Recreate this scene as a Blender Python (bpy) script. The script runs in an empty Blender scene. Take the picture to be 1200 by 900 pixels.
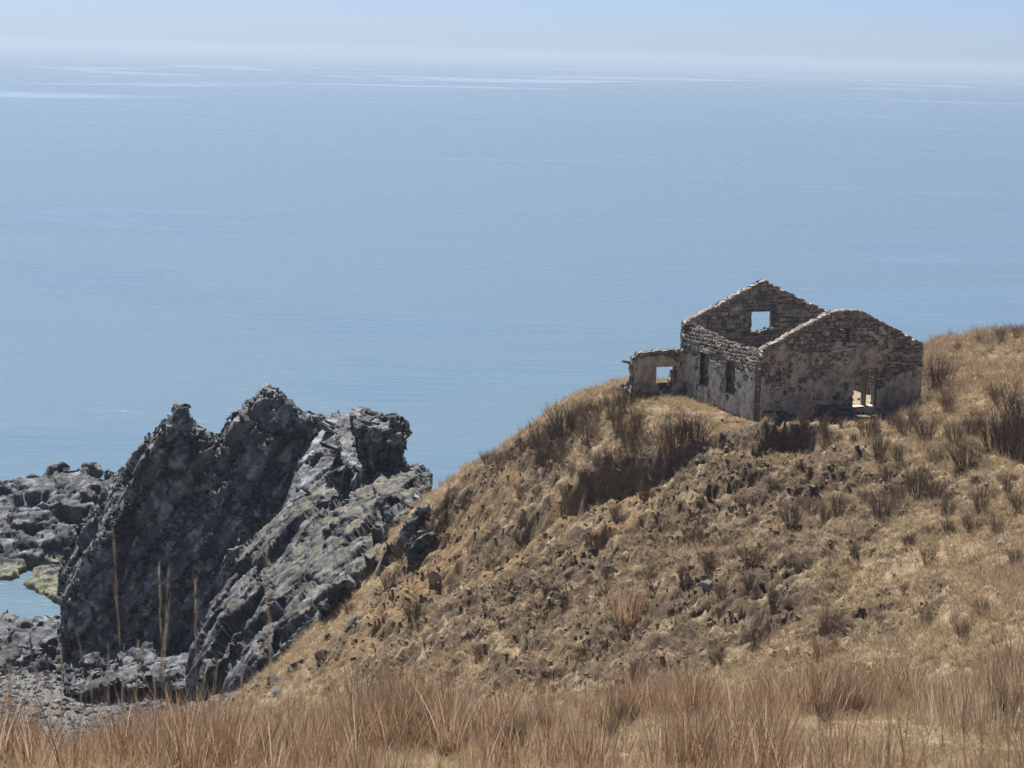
import bpy, bmesh, math, random
import numpy as np
from mathutils import Matrix, Vector

random.seed(7)
rng = np.random.default_rng(11)
scene = bpy.context.scene
COL = scene.collection

# ------------------------------------------------------------------ camera
F_PX = 2406.0                     # focal length in pixels of the 1200 px wide photograph
CAM_H = 45.0                      # eye height above the sea
PITCH = math.radians(9.14)
ROLL = math.radians(1.4)
_F = np.array((0, math.cos(PITCH), -math.sin(PITCH)))
_R0 = np.array((1.0, 0, 0)); _U0 = np.array((0, math.sin(PITCH), math.cos(PITCH)))
_R = math.cos(ROLL)*_R0 + math.sin(ROLL)*_U0
_U = -math.sin(ROLL)*_R0 + math.cos(ROLL)*_U0
CAM = np.array((0, 0, CAM_H))
cam_data = bpy.data.cameras.new('camera')
cam_data.sensor_width = 36.0
cam_data.lens = 36.0*F_PX/1200.0
cam_data.clip_start = 0.1
cam_data.clip_end = 200000.0
cam_data.dof.use_dof = True
cam_data.dof.focus_distance = 105.0
cam_data.dof.aperture_fstop = 7.0
cam = bpy.data.objects.new('camera', cam_data)
COL.objects.link(cam)
cam.matrix_world = Matrix(((_R[0], _U[0], -_F[0], 0), (_R[1], _U[1], -_F[1], 0), (_R[2], _U[2], -_F[2], CAM_H), (0, 0, 0, 1)))
scene.camera = cam

# ------------------------------------------------------------------ sky, sun, exposure
SUN_EL = math.radians(59.0)
SUN_AZ = math.radians(-20.0)      # measured from +Y towards +X: the sun stands behind the house, a little to the left
world = bpy.data.worlds.new('World'); scene.world = world
world.use_nodes = True
wn = world.node_tree.nodes; wl = world.node_tree.links
wn.clear()
sky = wn.new('ShaderNodeTexSky'); sky.sky_type = 'NISHITA'; sky.sun_disc = False
sky.sun_elevation = SUN_EL; sky.sun_rotation = SUN_AZ
sky.altitude = 0; sky.air_density = 0.40; sky.dust_density = 0.65; sky.ozone_density = 6.5
bg = wn.new('ShaderNodeBackground'); bg.inputs['Strength'].default_value = 0.081
wo = wn.new('ShaderNodeOutputWorld')
wl.new(sky.outputs[0], bg.inputs['Color']); wl.new(bg.outputs[0], wo.inputs['Surface'])
sun_data = bpy.data.lights.new('sun', 'SUN'); sun_data.energy = 5.0
sun_data.angle = math.radians(0.53); sun_data.color = (1.0, 0.945, 0.87)
sun = bpy.data.objects.new('sun', sun_data); COL.objects.link(sun)
to_sun = Vector((math.sin(SUN_AZ)*math.cos(SUN_EL), math.cos(SUN_AZ)*math.cos(SUN_EL), math.sin(SUN_EL)))
sun.rotation_euler = to_sun.to_track_quat('Z', 'Y').to_euler()
vs = scene.view_settings
vs.view_transform = 'Standard'; vs.look = 'None'; vs.gamma = 1.0; vs.exposure = 0.62; vs.use_curve_mapping = False
scene.cycles.max_bounces = 6; scene.cycles.diffuse_bounces = 3; scene.cycles.glossy_bounces = 2
scene.cycles.transmission_bounces = 2; scene.cycles.volume_bounces = 0; scene.cycles.transparent_max_bounces = 4
scene.cycles.use_denoising = True

# ------------------------------------------------------------------ helpers
def at(px, py, d):
    """world point on the sight line through a photograph pixel, d metres ahead of the camera"""
    v = _F + (px-600)/F_PX*_R - (py-450)/F_PX*_U
    return CAM + v*(d/v[1])

def tag(o, label=None, cat=None, group=None, kind=None):
    if label: o['label'] = label
    if cat: o['category'] = cat
    if group: o['group'] = group
    if kind: o['kind'] = kind
    return o

def link(o, parent=None):
    COL.objects.link(o)
    if parent is not None: o.parent = parent
    return o

def empty(name, loc=(0, 0, 0), rz=0.0, parent=None):
    o = bpy.data.objects.new(name, None); link(o, parent)
    o.location = loc; o.rotation_euler = (0, 0, rz); o.empty_display_size = 0.3
    return o

def np_mesh(name, V, Q, mats=(), attrs=None, smooth=False, tri=False):
    """mesh from numpy arrays: V (n,3), Q (m,4) quads or (m,3) triangles"""
    V = np.asarray(V, dtype=np.float32); Q = np.asarray(Q, dtype=np.int32)
    k = Q.shape[1]
    me = bpy.data.meshes.new(name)
    me.vertices.add(len(V)); me.vertices.foreach_set('co', V.ravel())
    me.loops.add(Q.size); me.loops.foreach_set('vertex_index', Q.ravel())
    me.polygons.add(len(Q))
    me.polygons.foreach_set('loop_start', np.arange(0, Q.size, k, dtype=np.int32))
    if smooth: me.polygons.foreach_set('use_smooth', np.ones(len(Q), dtype=bool))
    me.update(calc_edges=True)
    for a, arr in (attrs or {}).items():
        arr = np.asarray(arr, dtype=np.float32)
        at_ = me.attributes.new(a, 'FLOAT', 'POINT' if len(arr) == len(V) else 'FACE')
        at_.data.foreach_set('value', arr)
    for m in mats: me.materials.append(m)
    me.validate()
    return me

def obj(name, me, parent=None, loc=(0, 0, 0), rz=0.0):
    o = bpy.data.objects.new(name, me); link(o, parent)
    o.location = loc; o.rotation_euler = (0, 0, rz)
    return o

# ---- noise in numpy
def _hash(ix, iy, iz, s=0):
    h = (ix.astype(np.int64)*374761393 + iy.astype(np.int64)*668265263 + iz.astype(np.int64)*2147483647 + s*974711) & 0x7fffffff
    h = ((h ^ (h >> 13))*1274126177) & 0x7fffffff
    h = ((h ^ (h >> 16))*668265263) & 0x7fffffff
    return ((h ^ (h >> 15)) & 0xffffff)/float(0xffffff)

def vnoise(x, y, z=None, s=0):
    if z is None: z = np.zeros_like(x)
    ix = np.floor(x); iy = np.floor(y); iz = np.floor(z)
    fx = x-ix; fy = y-iy; fz = z-iz
    fx = fx*fx*fx*(fx*(fx*6-15)+10); fy = fy*fy*fy*(fy*(fy*6-15)+10); fz = fz*fz*fz*(fz*(fz*6-15)+10)
    r = 0
    zs = (0, 1) if np.any(fz) else (0,)
    for a in (0, 1):
        for b in (0, 1):
            for c in zs:
                w = (fx if a else 1-fx)*(fy if b else 1-fy)*((fz if c else 1-fz))
                r = r + w*_hash(ix+a, iy+b, iz+c, s)
    return r*2-1

def fbm(x, y, z=None, o=4, s=0, g=0.5):
    r = 0; a = 1.0; t = 0
    for i in range(o):
        k = 2.03**i
        r = r + a*vnoise(x*k+i*17.3, y*k-i*9.1, None if z is None else z*k+i*5.7, s+i); t += a; a *= g
    return r/t

def worley(P, s=0):
    """P (n,3) -> F1, F2, cell random values (n,4), vector to the nearest seed"""
    I = np.floor(P); n = len(P)
    b1 = np.full(n, 1e9); b2 = np.full(n, 1e9)
    cid = np.zeros((n, 3)); vec = np.zeros((n, 3))
    for dx in (-1, 0, 1):
        for dy in (-1, 0, 1):
            for dz in (-1, 0, 1):
                c = I + np.array((dx, dy, dz))
                sd = np.stack([c[:, k] + 0.08 + 0.84*_hash(c[:, 0], c[:, 1], c[:, 2], s+31*k+1) for k in range(3)], 1)
                v = P - sd; d = np.sqrt((v*v).sum(1))
                near = d < b1
                b2 = np.where(near, b1, np.minimum(b2, d))
                cid[near] = c[near]; vec[near] = v[near]; b1 = np.where(near, d, b1)
    rnd = np.stack([_hash(cid[:, 0], cid[:, 1], cid[:, 2], s+500+k) for k in range(4)], 1)
    return b1, b2, rnd, vec

def sstep(x, a, b):
    t = np.clip((x-a)/(b-a), 0, 1); return t*t*(3-2*t)

# ---- materials
def new_mat(name):
    m = bpy.data.materials.new(name); m.use_nodes = True
    nt = m.node_tree; b = nt.nodes['Principled BSDF']
    b.inputs['Specular IOR Level'].default_value = 0.25
    return m, nt, b

def N(nt, typ, **kw):
    n = nt.nodes.new(typ)
    for k, v in kw.items():
        if k in n.bl_rna.properties and k not in n.inputs: setattr(n, k, v)
        else: n.inputs[k].default_value = v
    return n

def L(nt, a, b): nt.links.new(a, b)

def ramp(nt, fac, stops):
    r = nt.nodes.new('ShaderNodeValToRGB'); L(nt, fac, r.inputs[0])
    e = r.color_ramp.elements
    while len(e) < len(stops): e.new(0.5)
    for el, (p, c) in zip(e, stops):
        el.position = p; el.color = (*c, 1) if len(c) == 3 else c
    return r.outputs[0]

def mix(nt, fac, a, b, mode='MIX'):
    m = nt.nodes.new('ShaderNodeMix'); m.data_type = 'RGBA'; m.blend_type = mode
    for sock, v in ((m.inputs[0], fac), (m.inputs[6], a), (m.inputs[7], b)):
        if isinstance(v, bpy.types.NodeSocket): L(nt, v, sock)
        elif isinstance(v, (int, float)): sock.default_value = v
        else: sock.default_value = (*v, 1)
    return m.outputs[2]

def noise(nt, vec, scale, detail=4, rough=0.55, dist=0.0, out='Fac'):
    n = N(nt, 'ShaderNodeTexNoise'); n.inputs['Scale'].default_value = scale
    n.inputs['Detail'].default_value = detail; n.inputs['Roughness'].default_value = rough
    n.inputs['Distortion'].default_value = dist
    if vec is not None: L(nt, vec, n.inputs['Vector'])
    return n.outputs[out]

def attr(nt, name, typ='GEOMETRY'):
    a = nt.nodes.new('ShaderNodeAttribute'); a.attribute_name = name; a.attribute_type = typ
    return a.outputs['Fac']

def coords(nt, which='Object', scale=None, rot=None):
    c = nt.nodes.new('ShaderNodeTexCoord').outputs[which]
    if scale is None and rot is None: return c
    m = nt.nodes.new('ShaderNodeMapping'); L(nt, c, m.inputs['Vector'])
    if scale: m.inputs['Scale'].default_value = scale
    if rot: m.inputs['Rotation'].default_value = rot
    return m.outputs[0]

def bump(nt, b, h, strength=0.5, dist=0.05):
    n = nt.nodes.new('ShaderNodeBump'); n.inputs['Strength'].default_value = strength
    n.inputs['Distance'].default_value = dist
    L(nt, h, n.inputs['Height']); L(nt, n.outputs[0], b.inputs['Normal'])

def math_n(nt, op, a, b=None):
    n = nt.nodes.new('ShaderNodeMath'); n.operation = op
    for i, v in enumerate((a, b)):
        if v is None: continue
        if isinstance(v, bpy.types.NodeSocket): L(nt, v, n.inputs[i])
        else: n.inputs[i].default_value = v
    return n.outputs[0]

# ------------------------------------------------------------------ sea
def sea_material():
    m, nt, b = new_mat('sea_water')
    c = coords(nt)
    # calm slicks: long smooth lanes lying across the view, with ragged ends
    off = nt.nodes.new('ShaderNodeVectorMath'); off.operation = 'ADD'; L(nt, c, off.inputs[0]); off.inputs[1].default_value = (850, -800, 0)
    mp = nt.nodes.new('ShaderNodeMapping'); L(nt, off.outputs[0], mp.inputs['Vector']); mp.inputs['Scale'].default_value = (0.0010, 0.0011, 1); mp.inputs['Rotation'].default_value = (0, 0, 0.5)
    slick = noise(nt, mp.outputs[0], 1.0, 6, 0.58, 1.2)
    sl = ramp(nt, slick, [(0.53, (0, 0, 0)), (0.60, (1, 1, 1))])
    sl2 = ramp(nt, noise(nt, coords(nt, 'Object', (0.0045, 0.008, 1), (0, 0, 0.35)), 1.0, 5, 0.6, 1.5), [(0.54, (0, 0, 0)), (0.66, (0.62, 0.62, 0.62))])
    sl = math_n(nt, 'MAXIMUM', sl, sl2)
    swell = noise(nt, coords(nt, 'Object', (0.006, 0.03, 1), (0, 0, 0.16)), 1.0, 3, 0.55)
    ripple = noise(nt, coords(nt, 'Object', (0.07, 0.28, 1), (0, 0, 0.2)), 1.0, 4, 0.62, 0.3)
    wavelet = noise(nt, coords(nt, 'Object', (0.35, 1.1, 1), (0, 0, -0.12)), 1.0, 3, 0.6)
    h = math_n(nt, 'ADD', math_n(nt, 'MULTIPLY', ripple, 0.75), math_n(nt, 'MULTIPLY', wavelet, 0.22))
    h = math_n(nt, 'ADD', h, math_n(nt, 'MULTIPLY', swell, 1.6))
    n = nt.nodes.new('ShaderNodeBump'); n.inputs['Distance'].default_value = 1.0
    L(nt, math_n(nt, 'SUBTRACT', 0.58, math_n(nt, 'MULTIPLY', sl, 0.50)), n.inputs['Strength'])
    L(nt, h, n.inputs['Height']); L(nt, n.outputs[0], b.inputs['Normal'])
    b.inputs['Base Color'].default_value = (0.118, 0.192, 0.248, 1)
    b.inputs['IOR'].default_value = 1.33
    b.inputs['Specular IOR Level'].default_value = 0.5
    L(nt, math_n(nt, 'SUBTRACT', 0.28, math_n(nt, 'MULTIPLY', sl, 0.22)), b.inputs['Roughness'])
    return m

def build_sea():
    xs = np.array([-60000, -6000, -800, -150, 0, 150, 800, 6000, 60000.0])
    ys = np.array([-2000, -300, 0, 60, 150, 300, 800, 3000, 12000, 80000.0])
    X, Y = np.meshgrid(xs, ys, indexing='ij')
    V = np.stack([X.ravel(), Y.ravel(), np.zeros(X.size)], 1)
    nx, ny = X.shape
    i, j = np.meshgrid(np.arange(nx-1), np.arange(ny-1), indexing='ij'); a = (i*ny+j).ravel()
    me = np_mesh('sea', V, np.stack([a, a+ny, a+ny+1, a+1], 1), [sea_material()])
    tag(obj('sea', me), 'calm blue-grey sea reaching to the hazy horizon', kind='structure')
build_sea()

# ------------------------------------------------------------------ terrain
HX, HY, HZ = at(890, 495, 100.0)                  # near left corner of the house, at the foot of the wall
HA = math.radians(24.0)
E1 = np.array((math.cos(HA), math.sin(HA))); E2 = np.array((-math.sin(HA), math.cos(HA)))
HW, HL = 9.5, 8.45                                 # gable width, length

ctrl_px = [  # photograph pixel and distance of points on the ground
    (0, 900, 30), (150, 900, 31), (300, 900, 31), (450, 900, 31), (600, 900, 31), (800, 900, 31), (1000, 900, 31), (1200, 900, 31),
    (0, 905, 33), (150, 893, 34), (300, 868, 37), (450, 850, 40), (600, 845, 41), (800, 838, 42), (1000, 835, 43), (1200, 822, 44),
    # foot of the far slope
    (400, 780, 103), (500, 780, 95), (600, 790, 87), (700, 790, 82), (800, 790, 77), (900, 785, 73), (1000, 775, 70), (1100, 755, 67), (1200, 735, 65),
    (450, 705, 107), (550, 705, 99), (650, 705, 92), (750, 705, 87), (850, 690, 83.5), (950, 680, 81), (1050, 660, 79), (1150, 640, 78),
    (520, 650, 111), (600, 668, 101), (700, 650, 94.5), (800, 640, 91), (900, 628, 88.5), (1000, 600, 87.5), (1100, 580, 87), (1200, 560, 86),
    # below and above the broken scarp
    (620, 650, 98.8), (700, 622, 95.4), (800, 600, 93.2), (880, 600, 92.6), (950, 580, 91.7),
    (570, 642, 105.8), (610, 612, 104.2), (660, 585, 102.6), (740, 558, 100.6), (790, 538, 99.4), (860, 518, 98.4), (890, 513, 98.0), (960, 512, 97.6), (1030, 520, 96),
    (650, 555, 105), (700, 525, 102.5), (760, 500, 102), (850, 495, 101), (590, 590, 107.5), (540, 620, 110),
    # crest to the left of the house
    (500, 592, 118), (545, 560, 114), (600, 529, 110.5), (650, 501, 108), (725, 478, 105.0), (765, 482, 103.4), (800, 475, 105),
    # right of the house
    (1085, 520, 96), (1200, 500, 95), (1100, 470, 102), (1200, 455, 101), (1092, 440, 108), (1150, 417, 111), (1200, 407, 112),
    # shore
    (40, 850, 127), (150, 835, 128), (250, 822, 124), (330, 785, 117), (0, 832, 129.5),
]
ctrl_w = [  # points the photograph does not show
    (0, 0, 43.3), (-14, 0, 43.3), (14, 0, 43.3), (40, 0, 44.5), (-40, 0, 42), (0, -12, 46), (0, 15, 38.8), (-12, 15, 38.8), (12, 15, 38.9),
    (45, 30, 36), (60, 60, 30), (60, 90, 30), (60, 115, 32), (-40, 30, 31), (-60, 0, 40),
    (20, 55, 27), (8, 56, 25.5), (-2, 58, 22), (-10, 60, 15), (-20, 60, 9), (-14, 50, 22), (-22, 48, 18), (-35, 60, 6), (-60, 60, 8), (-50, 90, 3), (-30, 90, 3.2), (-18, 85, 8), (-14, 100, 8.5),
    (-36, 120, 2.4), (-60, 120, 1.5), (-10, 72, 14), (0, 72, 18.5),
    (26, 122, 28), (34, 130, 20), (40, 150, 2), (60, 140, 10), (14, 118, 25), (8, 121, 18), (2, 124, 11), (-4, 128, 6), (10, 135, 3), (20, 140, 2), (0, 145, -2), (20, 160, -4), (50, 170, -4), (-10, 150, -3),
    (-20, 150, -1.5), (-35, 152, -1.5), (-60, 150, -1), (-18, 135, 1.8), (-30, 139, 1.6), (-12, 128, 4.5),
]
for s, t in ((0, 0), (.5, 0), (1, 0), (0, .5), (0, 1), (1, 1), (.5, 1), (.5, .5), (-.4, 1), (1.05, .4)):
    p = np.array((HX, HY)) + E1*HW*s + E2*HL*t
    ctrl_w.append((p[0], p[1], HZ - 0.02 + (0.25 if s > .9 else 0)))
CP = np.array([at(*c) for c in ctrl_px] + ctrl_w)

def tps_fit(P, lam=0.02):
    n = len(P); d = np.sqrt(((P[:, None, :2]-P[None, :, :2])**2).sum(2))
    K = d*d*np.log(d+1e-9) + np.eye(n)*lam*50
    T = np.concatenate([np.ones((n, 1)), P[:, :2]], 1)
    A = np.block([[K, T], [T.T, np.zeros((3, 3))]])
    return np.linalg.solve(A, np.concatenate([P[:, 2], np.zeros(3)]))
_tps = tps_fit(CP)

def base_z(x, y):
    x = np.asarray(x, float); y = np.asarray(y, float)
    r = _tps[-3] + _tps[-2]*x + _tps[-1]*y
    for (cx, cy, _), w in zip(CP, _tps):
        d2 = (x-cx)**2 + (y-cy)**2
        r = r + w*0.5*d2*np.log(d2+1e-9)
    return np.maximum(r, -6)

def ground_hit(px, py, near=20, zf=None):
    """first ground point on a sight line"""
    zf = zf or ground_z
    ds = np.arange(near, 150, 0.25)
    P = np.array([at(px, py, d) for d in ds])
    under = P[:, 2] < zf(P[:, 0], P[:, 1])
    if not under.any(): return None
    return P[np.argmax(under)]

# broken turf edges (scarps): polylines in the ground plane, each with a drop and width
def poly(pts): return [at(*p)[:2] for p in pts]
SCARPS = [
    (poly([(570, 640, 105.8), (612, 612, 104.2), (645, 596, 103.2), (662, 588, 102.4), (700, 574, 101.5), (742, 560, 100.6), (775, 549, 100), (800, 536, 99.3), (830, 530, 98.9), (862, 519, 98.4), (892, 514, 98), (930, 513, 97.7), (975, 516, 97.3), (1020, 524, 96.6)]), 1.4, 2.8),
    (poly([(925, 600, 90.6), (960, 575, 91.5), (1010, 562, 91.2), (1060, 552, 90.8), (1110, 566, 88.6), (1160, 560, 87.6)]), 0.55, 1.4),
    (poly([(420, 740, 105), (450, 730, 103.5), (470, 722, 102.5)]), 0.9, 1.6),
    (poly([(905, 640, 86.6), (890, 660, 85.6), (860, 690, 83.6), (810, 715, 83)]), 0.6, 1.8),
    (poly([(800, 745, 80.5), (850, 730, 80), (900, 738, 78)]), 0.55, 1.5),
    (poly([(940, 755, 73.5), (985, 735, 74), (1015, 722, 74.5)]), 0.5, 1.4),
    (poly([(500, 690, 102.5), (520, 660, 106), (560, 655, 105)]), 0.5, 1.3),
]
def seg_field(x, y, pl):
    """distance to a polyline and signed side (positive = camera side)"""
    best = np.full(x.shape, 1e9); side = np.zeros(x.shape); endw = np.ones(x.shape)
    n = len(pl)-1
    for i in range(n):
        a = np.array(pl[i]); b = np.array(pl[i+1]); ab = b-a; L2 = (ab**2).sum()
        tt = ((x-a[0])*ab[0] + (y-a[1])*ab[1])/L2
        t = np.clip(tt, 0, 1)
        qx = x-(a[0]+t*ab[0]); qy = y-(a[1]+t*ab[1]); d = np.hypot(qx, qy)
        s = np.sign(ab[0]*(y-a[1]) - ab[1]*(x-a[0]))
        along = (i+t)/n
        m = d < best
        best = np.where(m, d, best); side = np.where(m, -s, side)
        endw = np.where(m, np.minimum(1, np.minimum(along, 1-along)*5+0.15), endw)
    return best, side, endw

def zones(x, y):
    """rubble (clods of broken turf), and bare soil weight from the scarps"""
    rub = np.zeros(x.shape); soil = np.zeros(x.shape)
    for (cx, cy, d), r, w in (((700, 640, 96), 7, 1), ((850, 580, 94.5), 7, 1), ((780, 610, 95), 7, 1), ((600, 700, 97), 8, .9), ((520, 720, 100), 7, .7), ((860, 680, 84), 6, 1), ((840, 740, 80), 6, 1), ((960, 640, 84.5), 6, .8),
                              ((680, 740, 88), 7, .9), ((760, 760, 82), 6, .8), ((1080, 570, 88), 6, .6), ((560, 640, 106), 6, .8), ((930, 560, 93), 5, 1), ((1000, 740, 74), 5, .5), ((450, 720, 105), 5, .8), ((520, 640, 110.5), 5, .9), ((480, 690, 107), 5, .9), ((590, 600, 107), 4, .6)):
        p = at(cx, cy, d)
        rub = np.maximum(rub, w*(1-sstep(np.hypot(x-p[0], y-p[1]), r*0.45, r)))
    for (cx, cy, d), r, w in (((540, 640, 109), 3.2, 1), ((500, 680, 106), 3.0, .9), ((620, 650, 101), 2.6, 1), ((470, 700, 106), 3, .7), ((720, 600, 98), 2.5, .6), ((440, 750, 104), 3, .6), ((705, 660, 95), 1.6, .8)):
        p = at(cx, cy, d)
        soil = np.maximum(soil, w*(1-sstep(np.hypot(x-p[0], y-p[1])*(0.8+0.4*vnoise(x*.7, y*.7)), r*0.3, r)))
    return rub, soil

def house_local(x, y):
    qx = x-HX; qy = y-HY
    return qx*E1[0]+qy*E1[1], qx*E2[0]+qy*E2[1]

def ground_full(x, y):
    z = base_z(x, y)
    wx = x + 0.9*fbm(x*.35, y*.35, o=3, s=3) + 0.5*fbm(x*1.1, y*1.1, o=3, s=5); wy = y + 0.9*fbm(x*.35, y*.35, o=3, s=9) + 0.5*fbm(x*1.1, y*1.1, o=3, s=7)
    face = np.zeros(x.shape)
    for pl, drop, width in SCARPS:
        d, s, e = seg_field(wx, wy, pl)
        dd = d*s                                          # >0 towards the camera
        prof = np.where(dd > 0, -np.exp(-dd/width)*sstep(dd, 0.0, 0.75), 0.22*np.exp(-(-dd)/0.8))
        e = e*np.clip(.8+.9*fbm(x*.45, y*.45, o=2, s=15), .35, 1.15)
        z = z + drop*e*prof
        face = np.maximum(face, e*(1-sstep(np.abs(dd-0.25), 0.15, 0.5))*min(1, drop))
    rub, soil = zones(x, y)
    s_, t_ = house_local(x, y)
    pad = 1-sstep(np.maximum(np.maximum(-s_-.2, s_-HW-.2), np.maximum(-t_-.2, t_-HL-.2)), 0, 1.6)
    pad2 = 1-sstep(np.hypot(x-at(830, 492, 102)[0], y-at(830, 492, 102)[1]), 2.2, 4.5)
    pad3 = 1-sstep(np.maximum(np.maximum(-3.3-s_, s_), np.maximum(HL-1.3-t_, t_-HL-.4)), 0, 1.2)
    calm = np.maximum(np.maximum(pad, pad3)*0.9, pad2*0.75)
    near = 1-sstep(y, 40, 60)
    big = fbm(x*.16, y*.16, o=3, s=21)*0.55
    med = fbm(x*.6, y*.6, o=4, s=41)
    clod = 1-np.abs(fbm(x*1.15, y*1.3, o=4, s=61, g=.55))*2
    clod2 = np.abs(fbm(x*2.6, y*2.8, o=3, s=81))
    terr = np.sin((z*1.0 + 0.8*med)*6.0)*0.06
    clod3 = fbm(x*4.6, y*4.9, o=2, s=91)
    ledge = np.abs(fbm(x*.8+3, y*1.6, o=3, s=95)); ledge = sstep(ledge, .0, .12)
    z = z + (big + (0.18+0.26*rub)*med + (0.14+0.36*rub)*(clod-0.5) + (0.12+0.30*rub)*clod2 + (0.06+.10*rub)*clod3 + (.10+.22*rub)*ledge + terr)*(1-calm)*(1-0.6*near)
    return z, rub, soil, face

def axis(a, b, step, lo, hi, growth=1.25):
    c = list(np.arange(a, b, step)); s = step; v = c[-1]
    while v < hi: s *= growth; s = min(s, 4); v += s; c.append(v)
    s = step; v = a; pre = []
    while v > lo: s *= growth; s = min(s, 4); v -= s; pre.append(v)
    return np.array(pre[::-1] + c)
GX = axis(-27, 29, 0.15, -110, 110); GY = axis(28, 120, 0.15, -25, 175)
_gx, _gy = np.meshgrid(GX, GY, indexing='ij')
GZ, G_RUB, G_SOIL, G_FACE = ground_full(_gx, _gy)

def ground_z(x, y):
    x = np.asarray(x, float); y = np.asarray(y, float)
    i = np.clip(np.searchsorted(GX, x)-1, 0, len(GX)-2); j = np.clip(np.searchsorted(GY, y)-1, 0, len(GY)-2)
    u = np.clip((x-GX[i])/(GX[i+1]-GX[i]), 0, 1); v = np.clip((y-GY[j])/(GY[j+1]-GY[j]), 0, 1)
    return (GZ[i, j]*(1-u)*(1-v) + GZ[i+1, j]*u*(1-v) + GZ[i, j+1]*(1-u)*v + GZ[i+1, j+1]*u*v)
def ground_attr(A, x, y):
    i = np.clip(np.searchsorted(GX, x)-1, 0, len(GX)-2); j = np.clip(np.searchsorted(GY, y)-1, 0, len(GY)-2)
    return A[i, j]

def ground_material():
    m, nt, b = new_mat('dry_turf_and_soil')
    c = coords(nt)
    straw = ramp(nt, noise(nt, c, 1.6, 6, 0.65), [(0.3, (0.20, 0.15, 0.095)), (0.5, (0.34, 0.265, 0.17)), (0.72, (0.50, 0.405, 0.27))])
    dirt = ramp(nt, noise(nt, c, 3.5, 6, 0.7), [(0.3, (0.065, 0.048, 0.036)), (0.7, (0.20, 0.15, 0.105))])
    orange = ramp(nt, noise(nt, c, 2.5, 5, 0.65), [(0.3, (0.17, 0.115, 0.065)), (0.7, (0.34, 0.245, 0.145))])
    patch = ramp(nt, math_n(nt, 'ADD', noise(nt, c, 0.9, 5, 0.65), math_n(nt, 'MULTIPLY', attr(nt, 'rubble'), 0.17)), [(0.52, (0, 0, 0)), (0.64, (1, 1, 1))])
    col = mix(nt, patch, straw, dirt)
    soilf = ramp(nt, math_n(nt, 'MULTIPLY', attr(nt, 'soil'), math_n(nt, 'ADD', noise(nt, c, 1.8, 4, .7), 0.35)), [(0.28, (0, 0, 0)), (0.5, (1, 1, 1))])
    col = mix(nt, soilf, col, orange)
    col = mix(nt, math_n(nt, 'MULTIPLY', attr(nt, 'face'), 0.85), col, dirt)
    peb = ramp(nt, noise(nt, c, 4.0, 5, 0.7), [(0.3, (0.10, 0.10, 0.10)), (0.7, (0.26, 0.26, 0.25))])
    sep = nt.nodes.new('ShaderNodeSeparateXYZ'); L(nt, c, sep.inputs[0])
    low = ramp(nt, math_n(nt, 'ADD', math_n(nt, 'DIVIDE', sep.outputs[2], 20.0), math_n(nt, 'MULTIPLY', noise(nt, c, 0.5), 0.12)), [(0.32, (1, 1, 1)), (0.42, (0, 0, 0))])
    col = mix(nt, low, col, peb)
    L(nt, col, b.inputs['Base Color']); b.inputs['Roughness'].default_value = 0.95
    b.inputs['Specular IOR Level'].default_value = 0.08
    bump(nt, b, math_n(nt, 'ADD', noise(nt, c, 7, 5, 0.7), math_n(nt, 'MULTIPLY', noise(nt, c, 22, 3, 0.7), 0.4)), 0.9, 0.10)
    return m

def build_ground():
    nx, ny = _gx.shape
    V = np.stack([_gx.ravel(), _gy.ravel(), GZ.ravel()], 1)
    i, j = np.meshgrid(np.arange(nx-1), np.arange(ny-1), indexing='ij'); a = (i*ny+j).ravel()
    me = np_mesh('hillside', V, np.stack([a, a+ny, a+ny+1, a+1], 1), [ground_material()],
                 {'rubble': G_RUB.ravel(), 'soil': G_SOIL.ravel(), 'face': G_FACE.ravel()}, smooth=True)
    tag(obj('hillside', me), 'dry grassy hillside with broken turf and bare soil', kind='structure')
build_ground()

# ------------------------------------------------------------------ ruined stone house
def stone_material(name='field_stone', warm=0.0):
    m, nt, b = new_mat(name)
    c = coords(nt)
    r = attr(nt, 'rnd')
    col = ramp(nt, r, [(0.0, (0.15, 0.16, 0.17)), (0.3, (0.27, 0.27, 0.265)), (0.6, (0.42, 0.395, 0.35)), (0.8, (0.38, 0.32, 0.265)), (1.0, (0.60, 0.57, 0.51))])
    spot = ramp(nt, noise(nt, c, 9, 5, 0.7), [(0.35, (0.45, 0.45, 0.45)), (0.7, (1.25, 1.2, 1.15))])
    col = mix(nt, 1.0, col, spot, 'MULTIPLY')
    lich = ramp(nt, noise(nt, c, 3.5, 5, 0.7, 0.4), [(0.60, (0, 0, 0)), (0.68, (1, 1, 1))])
    col = mix(nt, math_n(nt, 'MULTIPLY', lich, 0.5), col, (0.40, 0.39, 0.34))
    L(nt, col, b.inputs['Base Color']); b.inputs['Roughness'].default_value = 0.9
    bump(nt, b, noise(nt, c, 18, 5, 0.7), 0.7, 0.03)
    return m
def mortar_material():
    m, nt, b = new_mat('earth_mortar'); c = coords(nt)
    L(nt, ramp(nt, noise(nt, c, 6, 5, 0.7), [(0.3, (0.07, 0.06, 0.05)), (0.7, (0.20, 0.165, 0.13))]), b.inputs['Base Color'])
    b.inputs['Roughness'].default_value = 0.95
    bump(nt, b, noise(nt, c, 14, 5, 0.7), 0.8, 0.04)
    return m
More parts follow.
